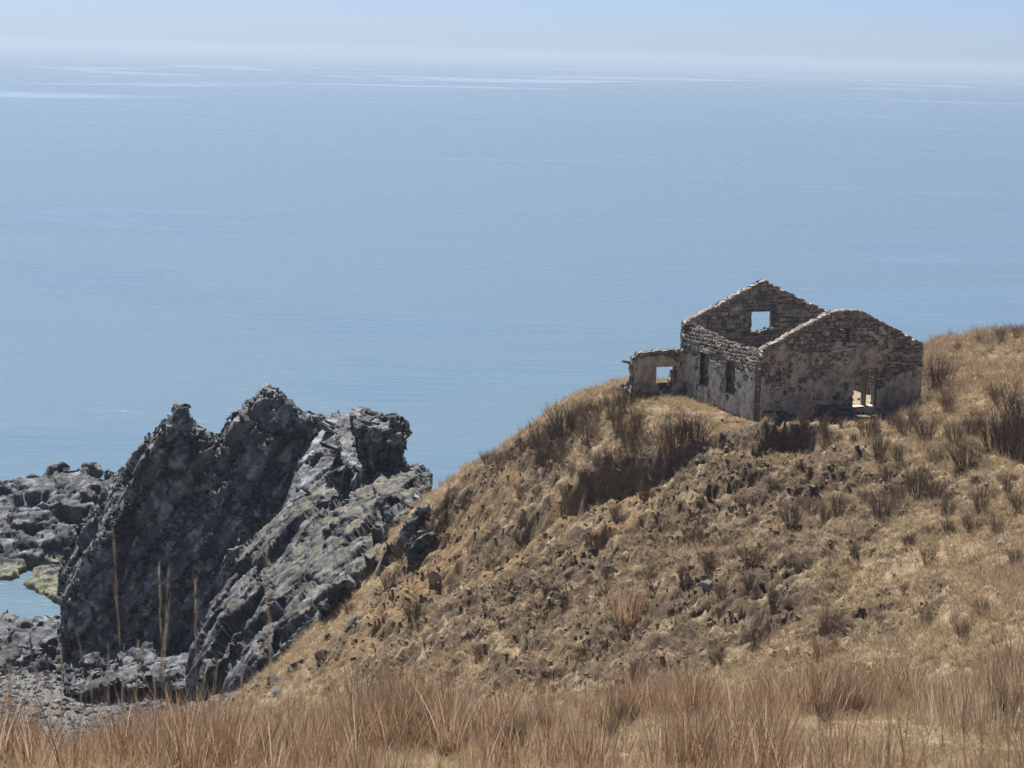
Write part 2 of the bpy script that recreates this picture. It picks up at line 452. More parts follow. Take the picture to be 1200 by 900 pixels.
def plaster_material(name, tint):
    m, nt, b = new_mat(name); c = coords(nt)
    col = ramp(nt, noise(nt, c, 1.3, 6, 0.68, 0.3), [(0.28, (0.36, 0.31, 0.27)), (0.5, (0.54, 0.475, 0.415)), (0.72, (0.68, 0.62, 0.54))])
    stain = ramp(nt, noise(nt, coords(nt, 'Object', (1.6, 1.6, 1.3)), 1.5, 5, 0.7), [(0.36, (0.42, 0.44, 0.46)), (0.56, (1, 1, 1))])
    col = mix(nt, 0.9, col, stain, 'MULTIPLY'); col = mix(nt, 1.0, col, tint, 'MULTIPLY')
    fine = ramp(nt, noise(nt, c, 12, 4, 0.7), [(0.3, (0.75, 0.75, 0.75)), (0.7, (1.1, 1.1, 1.1))])
    col = mix(nt, 1.0, col, fine, 'MULTIPLY')
    L(nt, col, b.inputs['Base Color']); b.inputs['Roughness'].default_value = 0.92
    bump(nt, b, noise(nt, c, 9, 6, 0.7), 0.6, 0.03)
    return m
def wood_material(name, base):
    m, nt, b = new_mat(name)
    c = coords(nt, 'Object', (14, 14, 1.2))
    L(nt, ramp(nt, noise(nt, c, 2.0, 5, 0.65), [(0.3, tuple(x*0.55 for x in base)), (0.7, base)]), b.inputs['Base Color'])
    b.inputs['Roughness'].default_value = 0.85
    bump(nt, b, noise(nt, c, 3.0, 4, 0.6), 0.5, 0.02)
    return m
M_STONE = stone_material(); M_MORTAR = mortar_material()
M_PLASTER = plaster_material('weathered_render', (1.0, 1.0, 0.93)); M_PLASTER_SKYLIT = plaster_material('weathered_render_skylit', (1.12, 1.22, 1.26))  # second render: same coat, the left wall's bluish sky light tinted into its colour
M_WOOD = wood_material('grey_weathered_wood', (0.34, 0.29, 0.23)); M_PALEWOOD = wood_material('bleached_wood', (0.78, 0.75, 0.70))

def grid_solid(mask, s0, h0, cs, ch, t0, t1, jit=0.0, seed=0, ds=None):
    """closed solid from a cell mask in the wall plane (s, h), between depths t0 (front) and t1 (back)"""
    ns, nh = mask.shape
    vid = {}
    V = []; Q = []
    r = np.random.default_rng(seed)
    js = r.uniform(-jit, jit, (ns+1, nh+1)); jh = r.uniform(-jit, jit, (ns+1, nh+1))
    dz = r.uniform(-1, 1, (ns+1, nh+1))*(ds or 0)
    def v(i, j, k):
        key = (i, j, k)
        if key not in vid:
            vid[key] = len(V)
            V.append((s0+i*cs+js[i, j], (t0+dz[i, j]) if k == 0 else t1, h0+j*ch+jh[i, j]))
        return vid[key]
    for i in range(ns):
        for j in range(nh):
            if not mask[i, j]: continue
            Q.append((v(i, j, 0), v(i+1, j, 0), v(i+1, j+1, 0), v(i, j+1, 0)))
            Q.append((v(i, j, 1), v(i, j+1, 1), v(i+1, j+1, 1), v(i+1, j, 1)))
            if i == 0 or not mask[i-1, j]: Q.append((v(i, j, 0), v(i, j+1, 0), v(i, j+1, 1), v(i, j, 1)))
            if i == ns-1 or not mask[i+1, j]: Q.append((v(i+1, j, 0), v(i+1, j, 1), v(i+1, j+1, 1), v(i+1, j+1, 0)))
            if j == 0 or not mask[i, j-1]: Q.append((v(i, j, 0), v(i, j, 1), v(i+1, j, 1), v(i+1, j, 0)))
            if j == nh-1 or not mask[i, j+1]: Q.append((v(i, j+1, 0), v(i+1, j+1, 0), v(i+1, j+1, 1), v(i, j+1, 1)))
    return V, Q

STONE_Q = [(0, 1, 5, 4), (1, 2, 6, 5), (2, 3, 7, 6), (3, 0, 4, 7), (8, 9, 10, 11), (12, 15, 14, 13),
           (0, 8, 11, 3), (8, 0, 1, 9), (9, 1, 2, 10), (10, 2, 3, 11), (4, 7, 15, 12), (4, 12, 13, 5), (5, 13, 14, 6), (6, 14, 15, 7)]
def stone_block(sa, sb, ha, hb, t0, t1, r, bulge=0.04, j=0.04, cap=None, drop=0.0):
    """chamfered irregular block: front ring 0-3, back ring 4-7, front face 8-11, back face 12-15"""
    ring = [(sa, ha), (sb, ha), (sb, hb), (sa, hb)]
    ring = [(a+r.uniform(-j, j), b+r.uniform(-j, j)) for a, b in ring]
    if cap: ring = [(a, min(b, max(cap(a)+r.uniform(-.03, .05), ha+.04))) if k > 1 else (a, b) for k, (a, b) in enumerate(ring)]
    cs, ch = (sa+sb)/2, sum(q[1] for q in ring)/4
    V = []
    tj = [r.uniform(-.02, .02) for _ in range(4)]; tk = [r.uniform(-.02, .02) for _ in range(4)]
    for k in range(4): V.append((ring[k][0], t0+0.03+tj[k], ring[k][1]))
    for k in range(4): V.append((ring[k][0], t1-0.03+tk[k], ring[k][1]))
    f = r.uniform(0.70, 0.86); b0 = r.uniform(0.2, 1)*bulge; b1 = r.uniform(0.2, 1)*bulge
    if drop: V = [(v[0], v[1], v[2]-drop*(k in (2, 3))*r.uniform(.6, 1)) for k, v in enumerate(V)]; ringf = [V[k][::2] for k in range(4)]
    else: ringf = ring
    chf = sum(q[1] for q in ringf)/4
    for k in range(4): V.append((cs+(ringf[k][0]-cs)*f, t0-b0+r.uniform(-.012, .012), chf+(ringf[k][1]-chf)*f))
    for k in range(4): V.append((cs+(ring[k][0]-cs)*f, t1+b1+r.uniform(-.012, .012), ch+(ring[k][1]-ch)*f))
    return V

def stone_wall(parent, label, length, top, openings, thick, seed, plaster_in=None, plaster_mat=None, origin=(0, 0), angle=0.0, foot=0.9, coping=True, zbase=0.0, big=1.0, cap=False, lead=None, tail=None, outer_drop=0.0):
    """rubble wall in local (s along, t depth 0..thick, h up); top(s) gives its broken height"""
    r = random.Random(seed)
    cs = 0.1
    ns = int(round(length/cs)); nh = int(7/cs)
    S = (np.arange(ns)+.5)*cs; Hh = -foot + (np.arange(nh)+.5)*cs
    Sg, Hg = np.meshgrid(S, Hh, indexing='ij')
    tops = np.array([top(s) for s in S])
    lo = np.zeros_like(Hg)+0.02
    hi = np.zeros_like(Hg)+length-0.02
    mask = Hg < (tops[:, None]-0.16-outer_drop)
    for (a, b, c, d) in openings: mask &= ~((Sg > a-.03) & (Sg < b+.03) & (Hg > c-.03) & (Hg < d+.03))
    if lead: mask &= Sg > np.vectorize(lead)(Hg)+.08
    if tail: mask &= Sg < np.vectorize(tail)(Hg)-.08
    V, Q = grid_solid(mask, 0, -foot, cs, cs, 0.035, thick-0.035, 0.012, seed, 0.012)
    root = obj('wall', np_mesh('wall', V, Q, [M_MORTAR]), parent, (origin[0], origin[1], zbase), angle)
    if label: root['label'] = label
    allV = []; allQ = []; rn = []; singles = []
    h = -foot
    while h < 6.4:
        ch = r.uniform(0.11, 0.26)*big
        s = -r.uniform(0, .15) if r.random() < .5 else 0.0
        s = 0.0
        while s < length-0.05:
            w = r.choice((r.uniform(0.12, 0.26), r.uniform(0.2, 0.42), r.uniform(.3, .6)))*big
            if h+.5 > top(min(length, s+w/2)): w = min(w, r.uniform(.15, .34))
            if s+w > length-.12: w = length-s
            a, b = s, s+w; mid = (a+b)/2; wv = .07*float(vnoise(np.array([mid*.8+seed]), np.array([h*.35]))[0]) + .03*float(vnoise(np.array([mid*2.6]), np.array([h*1.4+seed]))[0])
            c, d = h+wv+r.uniform(-.018, .018), h+wv+ch+r.uniform(-.018, .018)
            s += w
            if lead: a = max(a, lead((c+d)/2)+r.uniform(-.06, .06))
            if tail: b = min(b, tail((c+d)/2)+r.uniform(-.06, .06))
            if b-a < 0.07: continue
            tp = top(mid)+r.uniform(-.03, .03)
            if c > tp-0.05: continue
            bad = False
            for (oa, ob, oc, od) in openings:
                if a < ob and b > oa and c < od and d > oc:
                    if (c+d)/2 < oc or (c+d)/2 > od:
                        if (c+d)/2 < oc: d = min(d, oc)
                        else: c = max(c, od)
                    elif mid < oa and oa-a > .06: b = oa
                    elif mid > ob and b-ob > .06: a = ob
                    elif oa-a > .1: b = oa
                    elif b-ob > .1: a = ob
                    else: bad = True
            if bad or d-c < .05 or b-a < .06: continue
            g = 0.008
            is_top = d+0.12+outer_drop*.6 > tp
            steep = d+0.35 > min(top(max(0, a)), top(min(length, b)))
            od_ = max(0.0, min(outer_drop, d-(tp-outer_drop))) if outer_drop else 0.0
            back = thick*.82*min(1.0, max(0.0, ((c+d)/2-(tp-outer_drop))/outer_drop)) if outer_drop else 0.0
            SV = stone_block(a+g, b-g, c+g, d-g, back, thick, r, cap=top if steep else None)
            rv = r.random()
            if is_top and coping and (b-a) > 0.15: singles.append((SV, rv))
            else:
                k = len(allV); allV += SV; allQ += [tuple(q+k for q in f) for f in STONE_Q]; rn += [rv]*16
        h += ch
    o = obj('stonework', np_mesh('stonework', allV, allQ, [M_STONE], {'rnd': rn}), root); o['kind'] = 'stuff'
    for SV, rv in singles:
        SV = np.array(SV); c = SV.mean(0)
        so = obj('stone', np_mesh('stone', SV-c, STONE_Q, [M_STONE], {'rnd': [min(1, rv*.6+.4)]*16}), root, c)  # top stones biased paler, sunlight on the wall top put into their colour
    if cap:      # crumbling earth-and-lime bedding left along the sloping top
        V = []; Q = []; n = int(length/.11)
        for i in range(n+1):
            s_ = .03 + (length-.06)*i/n; tz = top(s_) + .05*r.uniform(-1, 1) - .01 - (.16 if float(vnoise(np.array([s_*1.5+seed]), np.array([seed*1.7]))[0]) > .12 else 0)
            V += [(s_, .02+r.uniform(-.03, .03), tz-.14), (s_, .06+r.uniform(-.04, .03), tz+.03), (s_, thick*.5, tz+.05+.03*r.uniform(-1, 1)), (s_, thick-.06+r.uniform(-.03, .04), tz+.03), (s_, thick-.02+r.uniform(-.03, .03), tz-.14)]
        for i in range(n):
            for k in range(4): Q.append((i*5+k, i*5+5+k, i*5+6+k, i*5+1+k))
            Q.append((i*5+4, i*5+9, i*5+5, i*5))
        obj('wall_cap', np_mesh('wall_cap', V, Q + [(0, 1, 2, 3), (n*5+3, n*5+2, n*5+1, n*5)], [M_CAP]), root)
    if plaster_in is not None:
        pc = 0.045
        n1, n2 = int(length/pc), int(6.6/pc)
        s1 = (np.arange(n1)+.5)*pc; h1 = -0.5+(np.arange(n2)+.5)*pc
        A, B = np.meshgrid(s1, h1, indexing='ij')
        pm = plaster_in(A, B) > 0
        tt = np.array([top(s) for s in s1])
        pm &= B < tt[:, None]-0.22
        for (a, b, c, d) in openings: pm &= ~((A > a-.02) & (A < b+.02) & (B > c-.02) & (B < d+.02))
        if lead: pm &= A > np.vectorize(lead)(B)+.05
        if tail: pm &= A < np.vectorize(tail)(B)-.05
        V, Q = grid_solid(pm, 0, -0.5, pc, pc, -0.050, 0.01, 0.014, seed+9, 0.006)
        if Q: obj('render_coat', np_mesh('render_coat', V, Q, [plaster_mat]), root)
    return root

M_CAP = plaster_material('crumbled_bedding', (0.62, 0.62, 0.60))
def beam(name, p0, p1, w, h, mat, parent, seed=0):
    """a weathered squared timber between two points, ends slightly skewed"""
    r = random.Random(seed)
    p0 = Vector(p0); p1 = Vector(p1); d = (p1-p0).normalized()
    up = Vector((0, 0, 1)) if abs(d.z) < .9 else Vector((0, 1, 0))
    a = d.cross(up).normalized(); b = a.cross(d)
    V = []
    n = 5
    for k in range(n+1):
        c = p0.lerp(p1, k/n); f = 1-0.12*r.random()
        for sx, sy in ((-1, -.7), (-.7, -1), (.7, -1), (1, -.7), (1, .7), (.7, 1), (-.7, 1), (-1, .7)):
            V.append(c + a*(sx*w/2*f) + b*(sy*h/2*f) + (d*r.uniform(-.02, .02) if k in (0, n) else Vector((0, 0, 0))))
    bm = bmesh.new(); vs_ = [bm.verts.new(v) for v in V]
    for k in range(n):
        for q in range(8):
            bm.faces.new((vs_[k*8+q], vs_[k*8+(q+1) % 8], vs_[k*8+8+(q+1) % 8], vs_[k*8+8+q]))
    bm.faces.new(vs_[7::-1]); bm.faces.new(vs_[n*8:])
    bmesh.ops.recalc_face_normals(bm, faces=bm.faces)
    me = bpy.data.meshes.new(name); bm.to_mesh(me); bm.free(); me.materials.append(mat)
    return obj(name, me, parent)

def build_house():
    root = empty('ruined_house', (HX, HY, HZ), HA)
    tag(root, 'roofless ruined stone house with two gables on the hillside above the sea', 'house')
    W, Ln, T = HW, HL, 0.52
    nz = lambda x, s: float(fbm(np.array([x]), np.array([s*3.7]), o=3, s=s)[0])
    def gable(peak, eave, s, flat=0.0):
        x = min(1, abs(s-W/2)/(W/2))
        return eave + (peak-eave)*min(1, (1-x)/(1-flat))
    f_top = lambda s: gable(5.40, 3.62, s, 0.17) + 0.06*nz(s*1.6, 4)
    b_top = lambda s: gable(6.10, 3.95, s) + 0.05*nz(s*1.5, 5)
    # broken long wall: full height at its back end, slumped towards the front
    l_top = lambda s: 3.98 - 0.42*min(1, s/6.5) - 0.16*math.sin(min(1, s/Ln)*math.pi) + 0.06*nz(s*1.8, 6)
    r_top = lambda s: 3.45 - 0.5*math.sin(min(1, s/Ln)*math.pi) + 0.12*nz(s*1.1, 7)
    def pl_front(a, b):
        n = fbm(a*.9, b*1.25, o=5, s=101, g=.6); n2 = fbm(a*3.2, b*4.0, o=3, s=111)
        w = 0.05 - 0.35*sstep(b, 2.6, 4.0) + 0.22*np.exp(-((a-7.9)/1.3)**2-((b-1.0)/.75)**2)*2.2 + 0.30*np.exp(-((a-1.3)/1.6)**2-((b-1.0)/.9)**2) + 0.34*np.exp(-((a-4.6)/.8)**2-((b-1.9)/.5)**2) \
            - 0.45*np.exp(-((a-3.6)/1.6)**2-((b-0.35)/.5)**2) - 0.5*(1-sstep(b, -.1, .25)) - 0.5*np.exp(-((a-6.5)/.5)**2-((b-2.2)/.3)**2)
        return n*1.0 + n2*0.62 + w + .04
    def pl_left(a, b):
        n = fbm(a*.9+40, b*.8, o=5, s=131, g=.6); n2 = fbm(a*3.2, b*4.0, o=3, s=141)
        return n + n2*.6 + 0.30 - 0.85*sstep(b, 2.1, 3.3) - .5*(1-sstep(b, -.15, .2)) - .25*sstep(7.2-a, 6.4, 7.2)
    doors = [(5.42, 6.78, 0.5, 2.42)]
    # front gable, facing the viewer
    fw = stone_wall(root, 'front gable wall with a doorway and patches of old render', W, f_top, doors + [(3.85, 5.0, 3.92, 4.55)], T, 21, pl_front, M_PLASTER, cap=True)
    # bricked-up attic window: recessed infill with a white plank lying in it
    r = random.Random(5); V = []; Q = []; rn = []
    hh = 3.92
    while hh < 4.50:
        s = 3.85; ch = r.uniform(.11, .15)
        while s < 4.98:
            w = min(r.uniform(.18, .34), 5.0-s)
            if w > .06:
                k = len(V); V += stone_block(s+.01, s+w-.01, hh+.01, min(4.54, hh+ch)-.008, .26, T-.08, r); Q += [tuple(q+k for q in f) for f in STONE_Q]; rn += [r.random()*.6]*16
            s += w
        hh += ch
    o = obj('window_infill', np_mesh('window_infill', V, Q, [M_STONE], {'rnd': rn}), fw); o['kind'] = 'stuff'
    beam('lintel', (3.6, .12, 4.62), (5.25, .12, 4.60), .22, .13, M_WOOD, fw, 3)
    beam('plank', (3.95, -.07, 3.42), (5.18, -.06, 3.53), .16, .075, M_PALEWOOD, fw, 4)
    beam('plank', (3.95, -.06, 3.24), (4.0, -.07, 3.46), .06, .06, M_PALEWOOD, fw, 41)
    # doorway: lintel, jamb post, leaning plank, threshold and step
    beam('lintel', (5.15, .20, 2.50), (7.1, .20, 2.48), .34, .14, M_WOOD, fw, 6)
    beam('jamb', (6.30, .42, .45), (6.28, .40, 2.42), .30, .09, M_WOOD, fw, 7)
    beam('jamb', (6.72, .12, .45), (6.72, .12, 2.42), .09, .16, M_WOOD, fw, 8)
    beam('threshold', (5.40, .26, .47), (6.80, .26, .47), .42, .10, M_PALEWOOD, fw, 9)
    V = stone_block(5.45, 6.6, -.15, .12, -.80, -.1, random.Random(3), .03, .03)
    st = obj('step', np_mesh('step', V, STONE_Q, [M_STONE], {'rnd': [.95]*16}), fw)
    # left long wall, two window openings; local s runs from the back corner to the front
    lw = stone_wall(root, 'left long wall with two narrow window openings and slumped top', Ln-2*T, lambda s: l_top(s+T), [(1.75, 2.70, .95, 2.62), (4.45, 5.42, .98, 2.62)], T, 22, lambda a, b: pl_left(a, b), M_PLASTER_SKYLIT,
                    (0, Ln-T), -math.pi/2, outer_drop=0.62)
    for (a, b, c, d) in ((1.75, 2.70, .95, 2.62), (4.45, 5.42, .98, 2.62)):
        beam('lintel', (a-.2, .24, d+.05), (b+.2, .24, d+.05), .30, .10, M_WOOD, lw, int(a*10))
        beam('window_post', (b-.10, .20, c), (b-.10, .20, d), .09, .09, M_WOOD, lw, int(b*10))
        V = []; Q = []; rn = []; r = random.Random(int(a*7)); hh = c+.03
        while hh < d-.25:
            s = a+.01; ch = r.uniform(.13, .19)
            while s < b-.05:
                w = min(r.uniform(.2, .4), b-.01-s); k = len(V); V += stone_block(s+.008, s+w-.008, hh+.008, hh+ch-.008, .30, T-.04, r); Q += [tuple(q+k for q in f) for f in STONE_Q]; rn += [r.random()*.55]*16; s += w
            hh += ch
        o = obj('window_infill', np_mesh('window_infill', V, Q, [M_STONE], {'rnd': rn}), lw); o['kind'] = 'stuff'
        beam('sill', (a-.03, .2, c+.0), (b+.03, .2, c+.0), .36, .07, M_WOOD, lw, int(c*10))
    # back gable: its inner face is seen over the long wall; square attic opening with a crumbled sill
    bw = stone_wall(root, 'back gable wall of bare rubble with a square opening', W, b_top, [(4.02, 5.40, 3.25, 4.42)], T, 23, None, None, (0, Ln-T), 0.0, big=1.12, cap=True)
    beam('lintel', (3.8, .26, 4.49), (5.62, .26, 4.49), .36, .13, M_WOOD, bw, 11)
    r = random.Random(8)
    for k in range(7):
        a = 4.02 + k*.195; hgt = .05 + .14*r.random()*(1.4-abs(k-3)*.25) + (0.10 if k > 3 else 0)
        SV = np.array(stone_block(a, a+.2, 3.20, 3.23+hgt, .02, T-.04, r)); c = SV.mean(0)
        obj('stone', np_mesh('stone', SV-c, STONE_Q, [M_STONE], {'rnd': [r.random()]*16}), bw, c)
    # right long wall
    rw = stone_wall(root, 'right long wall, hidden behind the front gable', Ln-2*T, lambda s: r_top(s+T), [(2.4, 3.3, 1.1, 2.6)], T, 24, None, None, (W, T), math.pi/2)
    # broken lean-to wall running left from the back corner
    aw_len = 3.15
    a_top = lambda s: 2.42 + 0.10*nz(s*1.4, 12) + 0.12*(s/3.15) - (0.14 if s < .3 else 0)
    def pl_annex(a, b): return fbm(a*1.0+9, b*1.1, o=5, s=161, g=.6) + .25*fbm(a*3.4, b*3.4, o=3, s=163) + .22 - .5*(1-sstep(b, 0, .3))
    lead = lambda h: 0.10 + 0.12*max(0, h) if h < 1.6 else 0.22 + 0.10*math.sin(h*5)
    lead = lambda h: (0.0 if h < .45 else 0.12 + .05*math.sin(h*6))
    aw = stone_wall(root, 'low lean-to wall with a large broken window beside the house', aw_len, a_top, [(1.52, 2.68, .80, 1.66)], .42, 25, pl_annex, M_PLASTER,
                    (-aw_len-.02, Ln-T-.05), 0.0, lead=lead)
    beam('lintel', (1.3, .2, 1.73), (2.98, .2, 1.73), .30, .11, M_WOOD, aw, 15)
    r = random.Random(18)
    for k, (a, b, c, d) in enumerate(((2.38, 2.68, .80, 1.04), (2.44, 2.69, 1.04, 1.22), (2.52, 2.69, 1.22, 1.4))):
        SV = np.array(stone_block(a, b, c, d, .05, .36, r)); cc = SV.mean(0)
        obj('stone', np_mesh('stone', SV-cc, STONE_Q, [M_STONE], {'rnd': [r.random()]*16}), aw, cc)
    beam('beam_stub', (.30, .25, 1.88), (-.42, .12, 2.02), .16, .15, M_WOOD, aw, 16)
    # short return of the lean-to going back towards the sea
    stone_wall(root, 'short broken return wall at the end of the lean-to', 1.0, lambda s: 1.0 - 0.5*s + .1*nz(s*2, 14), [], .42, 26, None, None, (-aw_len+.52, Ln-T+.40), math.pi/2, coping=False)
    # earth floor inside
    xs = np.linspace(T-.1, W-T+.1, 46); ys = np.linspace(T-.25, Ln-T+.1, 34)
    X, Y = np.meshgrid(xs, ys, indexing='ij')
    rise = 0.9*np.exp(-((X-4.9)/1.6)**2-((Y-7.9)/1.0)**2)
    Z = 0.40 + .10*fbm(X*1.2, Y*1.2, o=4, s=201) + rise
    nx, ny = X.shape; i, j = np.meshgrid(np.arange(nx-1), np.arange(ny-1), indexing='ij'); a = (i*ny+j).ravel()
    fm, fnt, fb = new_mat('earth_floor'); fc = coords(fnt)
    L(fnt, ramp(fnt, noise(fnt, fc, 2.5, 5, .65), [(0.3, (.20, .16, .11)), (.7, (.42, .35, .25))]), fb.inputs['Base Color']); fb.inputs['Roughness'].default_value = .95
    obj('floor', np_mesh('floor', np.stack([X.ravel(), Y.ravel(), Z.ravel()], 1), np.stack([a, a+ny, a+ny+1, a+1], 1), [fm], smooth=True), root)
    return root
HOUSE = build_house()

# ------------------------------------------------------------------ rocks of the shore
def rock_material(name, algae=False, light=1.0):
    m, nt, b = new_mat(name)
    c = coords(nt)
    geo = nt.nodes.new('ShaderNodeNewGeometry')
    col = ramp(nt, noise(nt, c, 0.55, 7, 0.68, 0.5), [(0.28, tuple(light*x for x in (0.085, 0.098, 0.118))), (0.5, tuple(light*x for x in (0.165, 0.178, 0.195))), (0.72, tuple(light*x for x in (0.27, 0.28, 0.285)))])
    cell = ramp(nt, attr(nt, 'cell'), [(0, (0.5, 0.5, 0.52)), (1, (1.3, 1.3, 1.25))])
    col = mix(nt, 1.0, col, cell, 'MULTIPLY')
    lich = ramp(nt, noise(nt, c, 0.9, 8, 0.74, 0.5), [(0.52, (0, 0, 0)), (0.58, (1, 1, 1))])
    col = mix(nt, math_n(nt, 'MULTIPLY', lich, 0.85), col, tuple(light*x for x in (0.46, 0.49, 0.52)))
    fine = ramp(nt, noise(nt, c, 7, 5, 0.75), [(0.3, (0.6, 0.6, 0.62)), (0.7, (1.2, 1.2, 1.18))])
    col = mix(nt, 1.0, col, fine, 'MULTIPLY')
    crack = ramp(nt, attr(nt, 'crack'), [(0.0, (1, 1, 1)), (1.0, (0.28, 0.28, 0.30))])
    col = mix(nt, 1.0, col, crack, 'MULTIPLY')
    moss = ramp(nt, math_n(nt, 'MULTIPLY', attr(nt, 'moss'), noise(nt, c, 1.1, 5, .7)), [(0.26, (0, 0, 0)), (0.42, (1, 1, 1))])
    col = mix(nt, math_n(nt, 'MULTIPLY', moss, 0.8), col, (0.17, 0.15, 0.085))
    if algae:
        sep = nt.nodes.new('ShaderNodeSeparateXYZ'); L(nt, geo.outputs['Position'], sep.inputs[0])
        k = ramp(nt, math_n(nt, 'ADD', math_n(nt, 'MULTIPLY', sep.outputs[2], 0.5), math_n(nt, 'MULTIPLY', noise(nt, c, 0.35, 3), 0.5)), [(0.42, (1, 1, 1)), (0.66, (0, 0, 0))])
        col = mix(nt, math_n(nt, 'MULTIPLY', k, 0.72), col, ramp(nt, noise(nt, c, .5, 4), [(0.4, (0.22, 0.19, 0.11)), (0.6, (0.22, 0.24, 0.07))]))
    rust = ramp(nt, noise(nt, c, 0.35, 6, 0.7, 0.8), [(0.56, (0, 0, 0)), (0.7, (1, 1, 1))])
    col = mix(nt, math_n(nt, 'MULTIPLY', rust, 0.45), col, (0.15, 0.115, 0.085))
    sp2 = nt.nodes.new('ShaderNodeSeparateXYZ'); L(nt, geo.outputs['Position'], sp2.inputs[0])
    wet = ramp(nt, math_n(nt, 'ADD', math_n(nt, 'MULTIPLY', sp2.outputs[2], 0.2), math_n(nt, 'MULTIPLY', noise(nt, c, .6, 4), 0.3)), [(0.42, (0.45, 0.45, 0.47)), (0.62, (1, 1, 1))])
    if not algae: col = mix(nt, 1.0, col, wet, 'MULTIPLY')
    L(nt, col, b.inputs['Base Color']); b.inputs['Roughness'].default_value = 0.82
    bump(nt, b, math_n(nt, 'ADD', noise(nt, c, 3.2, 8, 0.72), math_n(nt, 'MULTIPLY', noise(nt, c, 11, 5, 0.7), 0.3)), 0.45, 0.09)
    return m
M_ROCK = rock_material('dark_sea_rock', light=0.8); M_SLAB = rock_material('sunlit_grey_slab_rock', light=0.95); M_RIDGE = rock_material('layered_ridge_rock', light=0.66); M_PLAT = rock_material('platform_rock', True, 0.72)  # slab toned brighter as sunlit, crag rock toned darker as shaded

def hull_mesh(chunks, voxel):
    """union of convex blocks, as an even skin of quads"""
    bm = bmesh.new()
    for pts in chunks:
        t = bmesh.new()
        for p in pts: t.verts.new(p)
        g = bmesh.ops.convex_hull(t, input=t.verts[:])
        junk = [e for e in g['geom_interior'] + g['geom_unused'] if isinstance(e, bmesh.types.BMVert)]
        if junk: bmesh.ops.delete(t, geom=list(set(junk)), context='VERTS')
        bmesh.ops.recalc_face_normals(t, faces=t.faces[:])
        tm = bpy.data.meshes.new('tmp'); t.to_mesh(tm); t.free(); bm.from_mesh(tm); bpy.data.meshes.remove(tm)
    me = bpy.data.meshes.new('tmp'); bm.to_mesh(me); bm.free()
    o = bpy.data.objects.new('tmp', me); COL.objects.link(o)
    md = o.modifiers.new('r', 'REMESH'); md.mode = 'VOXEL'; md.voxel_size = voxel
    dg = bpy.context.evaluated_depsgraph_get(); ev = o.evaluated_get(dg); em = ev.to_mesh()
    nv = len(em.vertices); V = np.empty(nv*3, np.float32); em.vertices.foreach_get('co', V); V = V.reshape(-1, 3).astype(float)
    nl = len(em.loops); li = np.empty(nl, np.int32); em.loops.foreach_get('vertex_index', li); Q = li.reshape(-1, 4)
    ev.to_mesh_clear(); bpy.data.objects.remove(o); bpy.data.meshes.remove(me)
    return V, Q

def vnormals(V, Q):
    n = np.cross(V[Q[:, 2]]-V[Q[:, 0]], V[Q[:, 3]]-V[Q[:, 1]])
    R = np.zeros_like(V)
    for k in range(4): np.add.at(R, Q[:, k], n)
    return R/(np.linalg.norm(R, axis=1, keepdims=True)+1e-9)

def relax(V, Q, it=1):
    for _ in range(it):
        S = np.zeros_like(V); C = np.zeros(len(V))
        for k in range(4):
            np.add.at(S, Q[:, k], V[Q[:, (k+1) % 4]] + V[Q[:, (k+3) % 4]]); np.add.at(C, Q[:, k], 2)
        V = 0.5*V + 0.5*S/C[:, None]
    return V

# bedding of the crag: layers rise steeply to the right; BN is across the layers, BS along them
_bs = np.array((0.50, 0.10, 0.86)); _bs /= np.linalg.norm(_bs)
_bn = np.cross(_bs, np.array((0.25, 1.0, 0.0))); _bn /= np.linalg.norm(_bn)
_bt = np.cross(_bn, _bs)
BED = np.stack([_bn, _bs, _bt])
def fracture(V, Q, scales, bed=BED, seed=0, warp=0.35, tip=None):
    """break a skin into joint-bounded blocks with flat faces, at several sizes"""
    crack = np.zeros(len(V)); cell = np.zeros(len(V))
    for k, (size, flat, step, groove, gap) in enumerate(scales):
        Nn = vnormals(V, Q)
        w = warp*size[0]
        Wp = V + np.stack([fbm(V[:, 0]/size[0]*.4+5*k, V[:, 1]/size[0]*.4, V[:, 2]/size[0]*.4, o=2, s=seed+70+k*3+i) for i in range(3)], 1)*w
        P = (Wp @ bed.T)/np.array(size)
        f1, f2, rnd, vec = worley(P, seed+k*97)
        ax = np.abs(Nn).argmax(1); cls = ax*2 + (Nn[np.arange(len(V)), ax] > 0)
        key = np.floor(rnd[:, 0]*1e6).astype(np.int64)*8 + cls
        _, inv = np.unique(key, return_inverse=True); inv = inv.ravel(); ng = inv.max()+1
        cnt = np.bincount(inv, minlength=ng).astype(float)
        C = np.stack([np.bincount(inv, V[:, i], ng) for i in range(3)], 1)/cnt[:, None]
        Ng = np.stack([np.bincount(inv, Nn[:, i], ng) for i in range(3)], 1)
        Ng += (np.stack([_hash(np.arange(ng), np.full(ng, k), np.full(ng, 3), seed+i) for i in range(3)], 1)-.5)*0.35*cnt[:, None]
        Ng /= np.linalg.norm(Ng, axis=1, keepdims=True)+1e-9
        d = ((V-C[inv])*Ng[inv]).sum(1)
        d = np.clip(d, -size[0]*.8, size[0]*.8)
        att = np.clip((tip-V[:, 2])/4.0, .22, 1) if tip and k == 0 else np.ones(len(V))
        V = V - Ng[inv]*(d*flat*att)[:, None]
        g = 1-sstep(f2-f1, 0.0, gap)
        V = V + Nn*(att*(step*(rnd[:, 1]-.5)*2 - groove*g))[:, None]
        crack = np.maximum(crack, g*(1.0, 0.8, 0.55, 0.35)[min(k, 3)]); cell = rnd[:, 2] if k == len(scales)-2 else cell
    Nn = vnormals(V, Q)
    V = V + Nn*(fbm(V[:, 0]*2.2, V[:, 1]*2.2, V[:, 2]*2.2, o=3, s=seed+400)*0.025)[:, None]
    return V, crack, cell

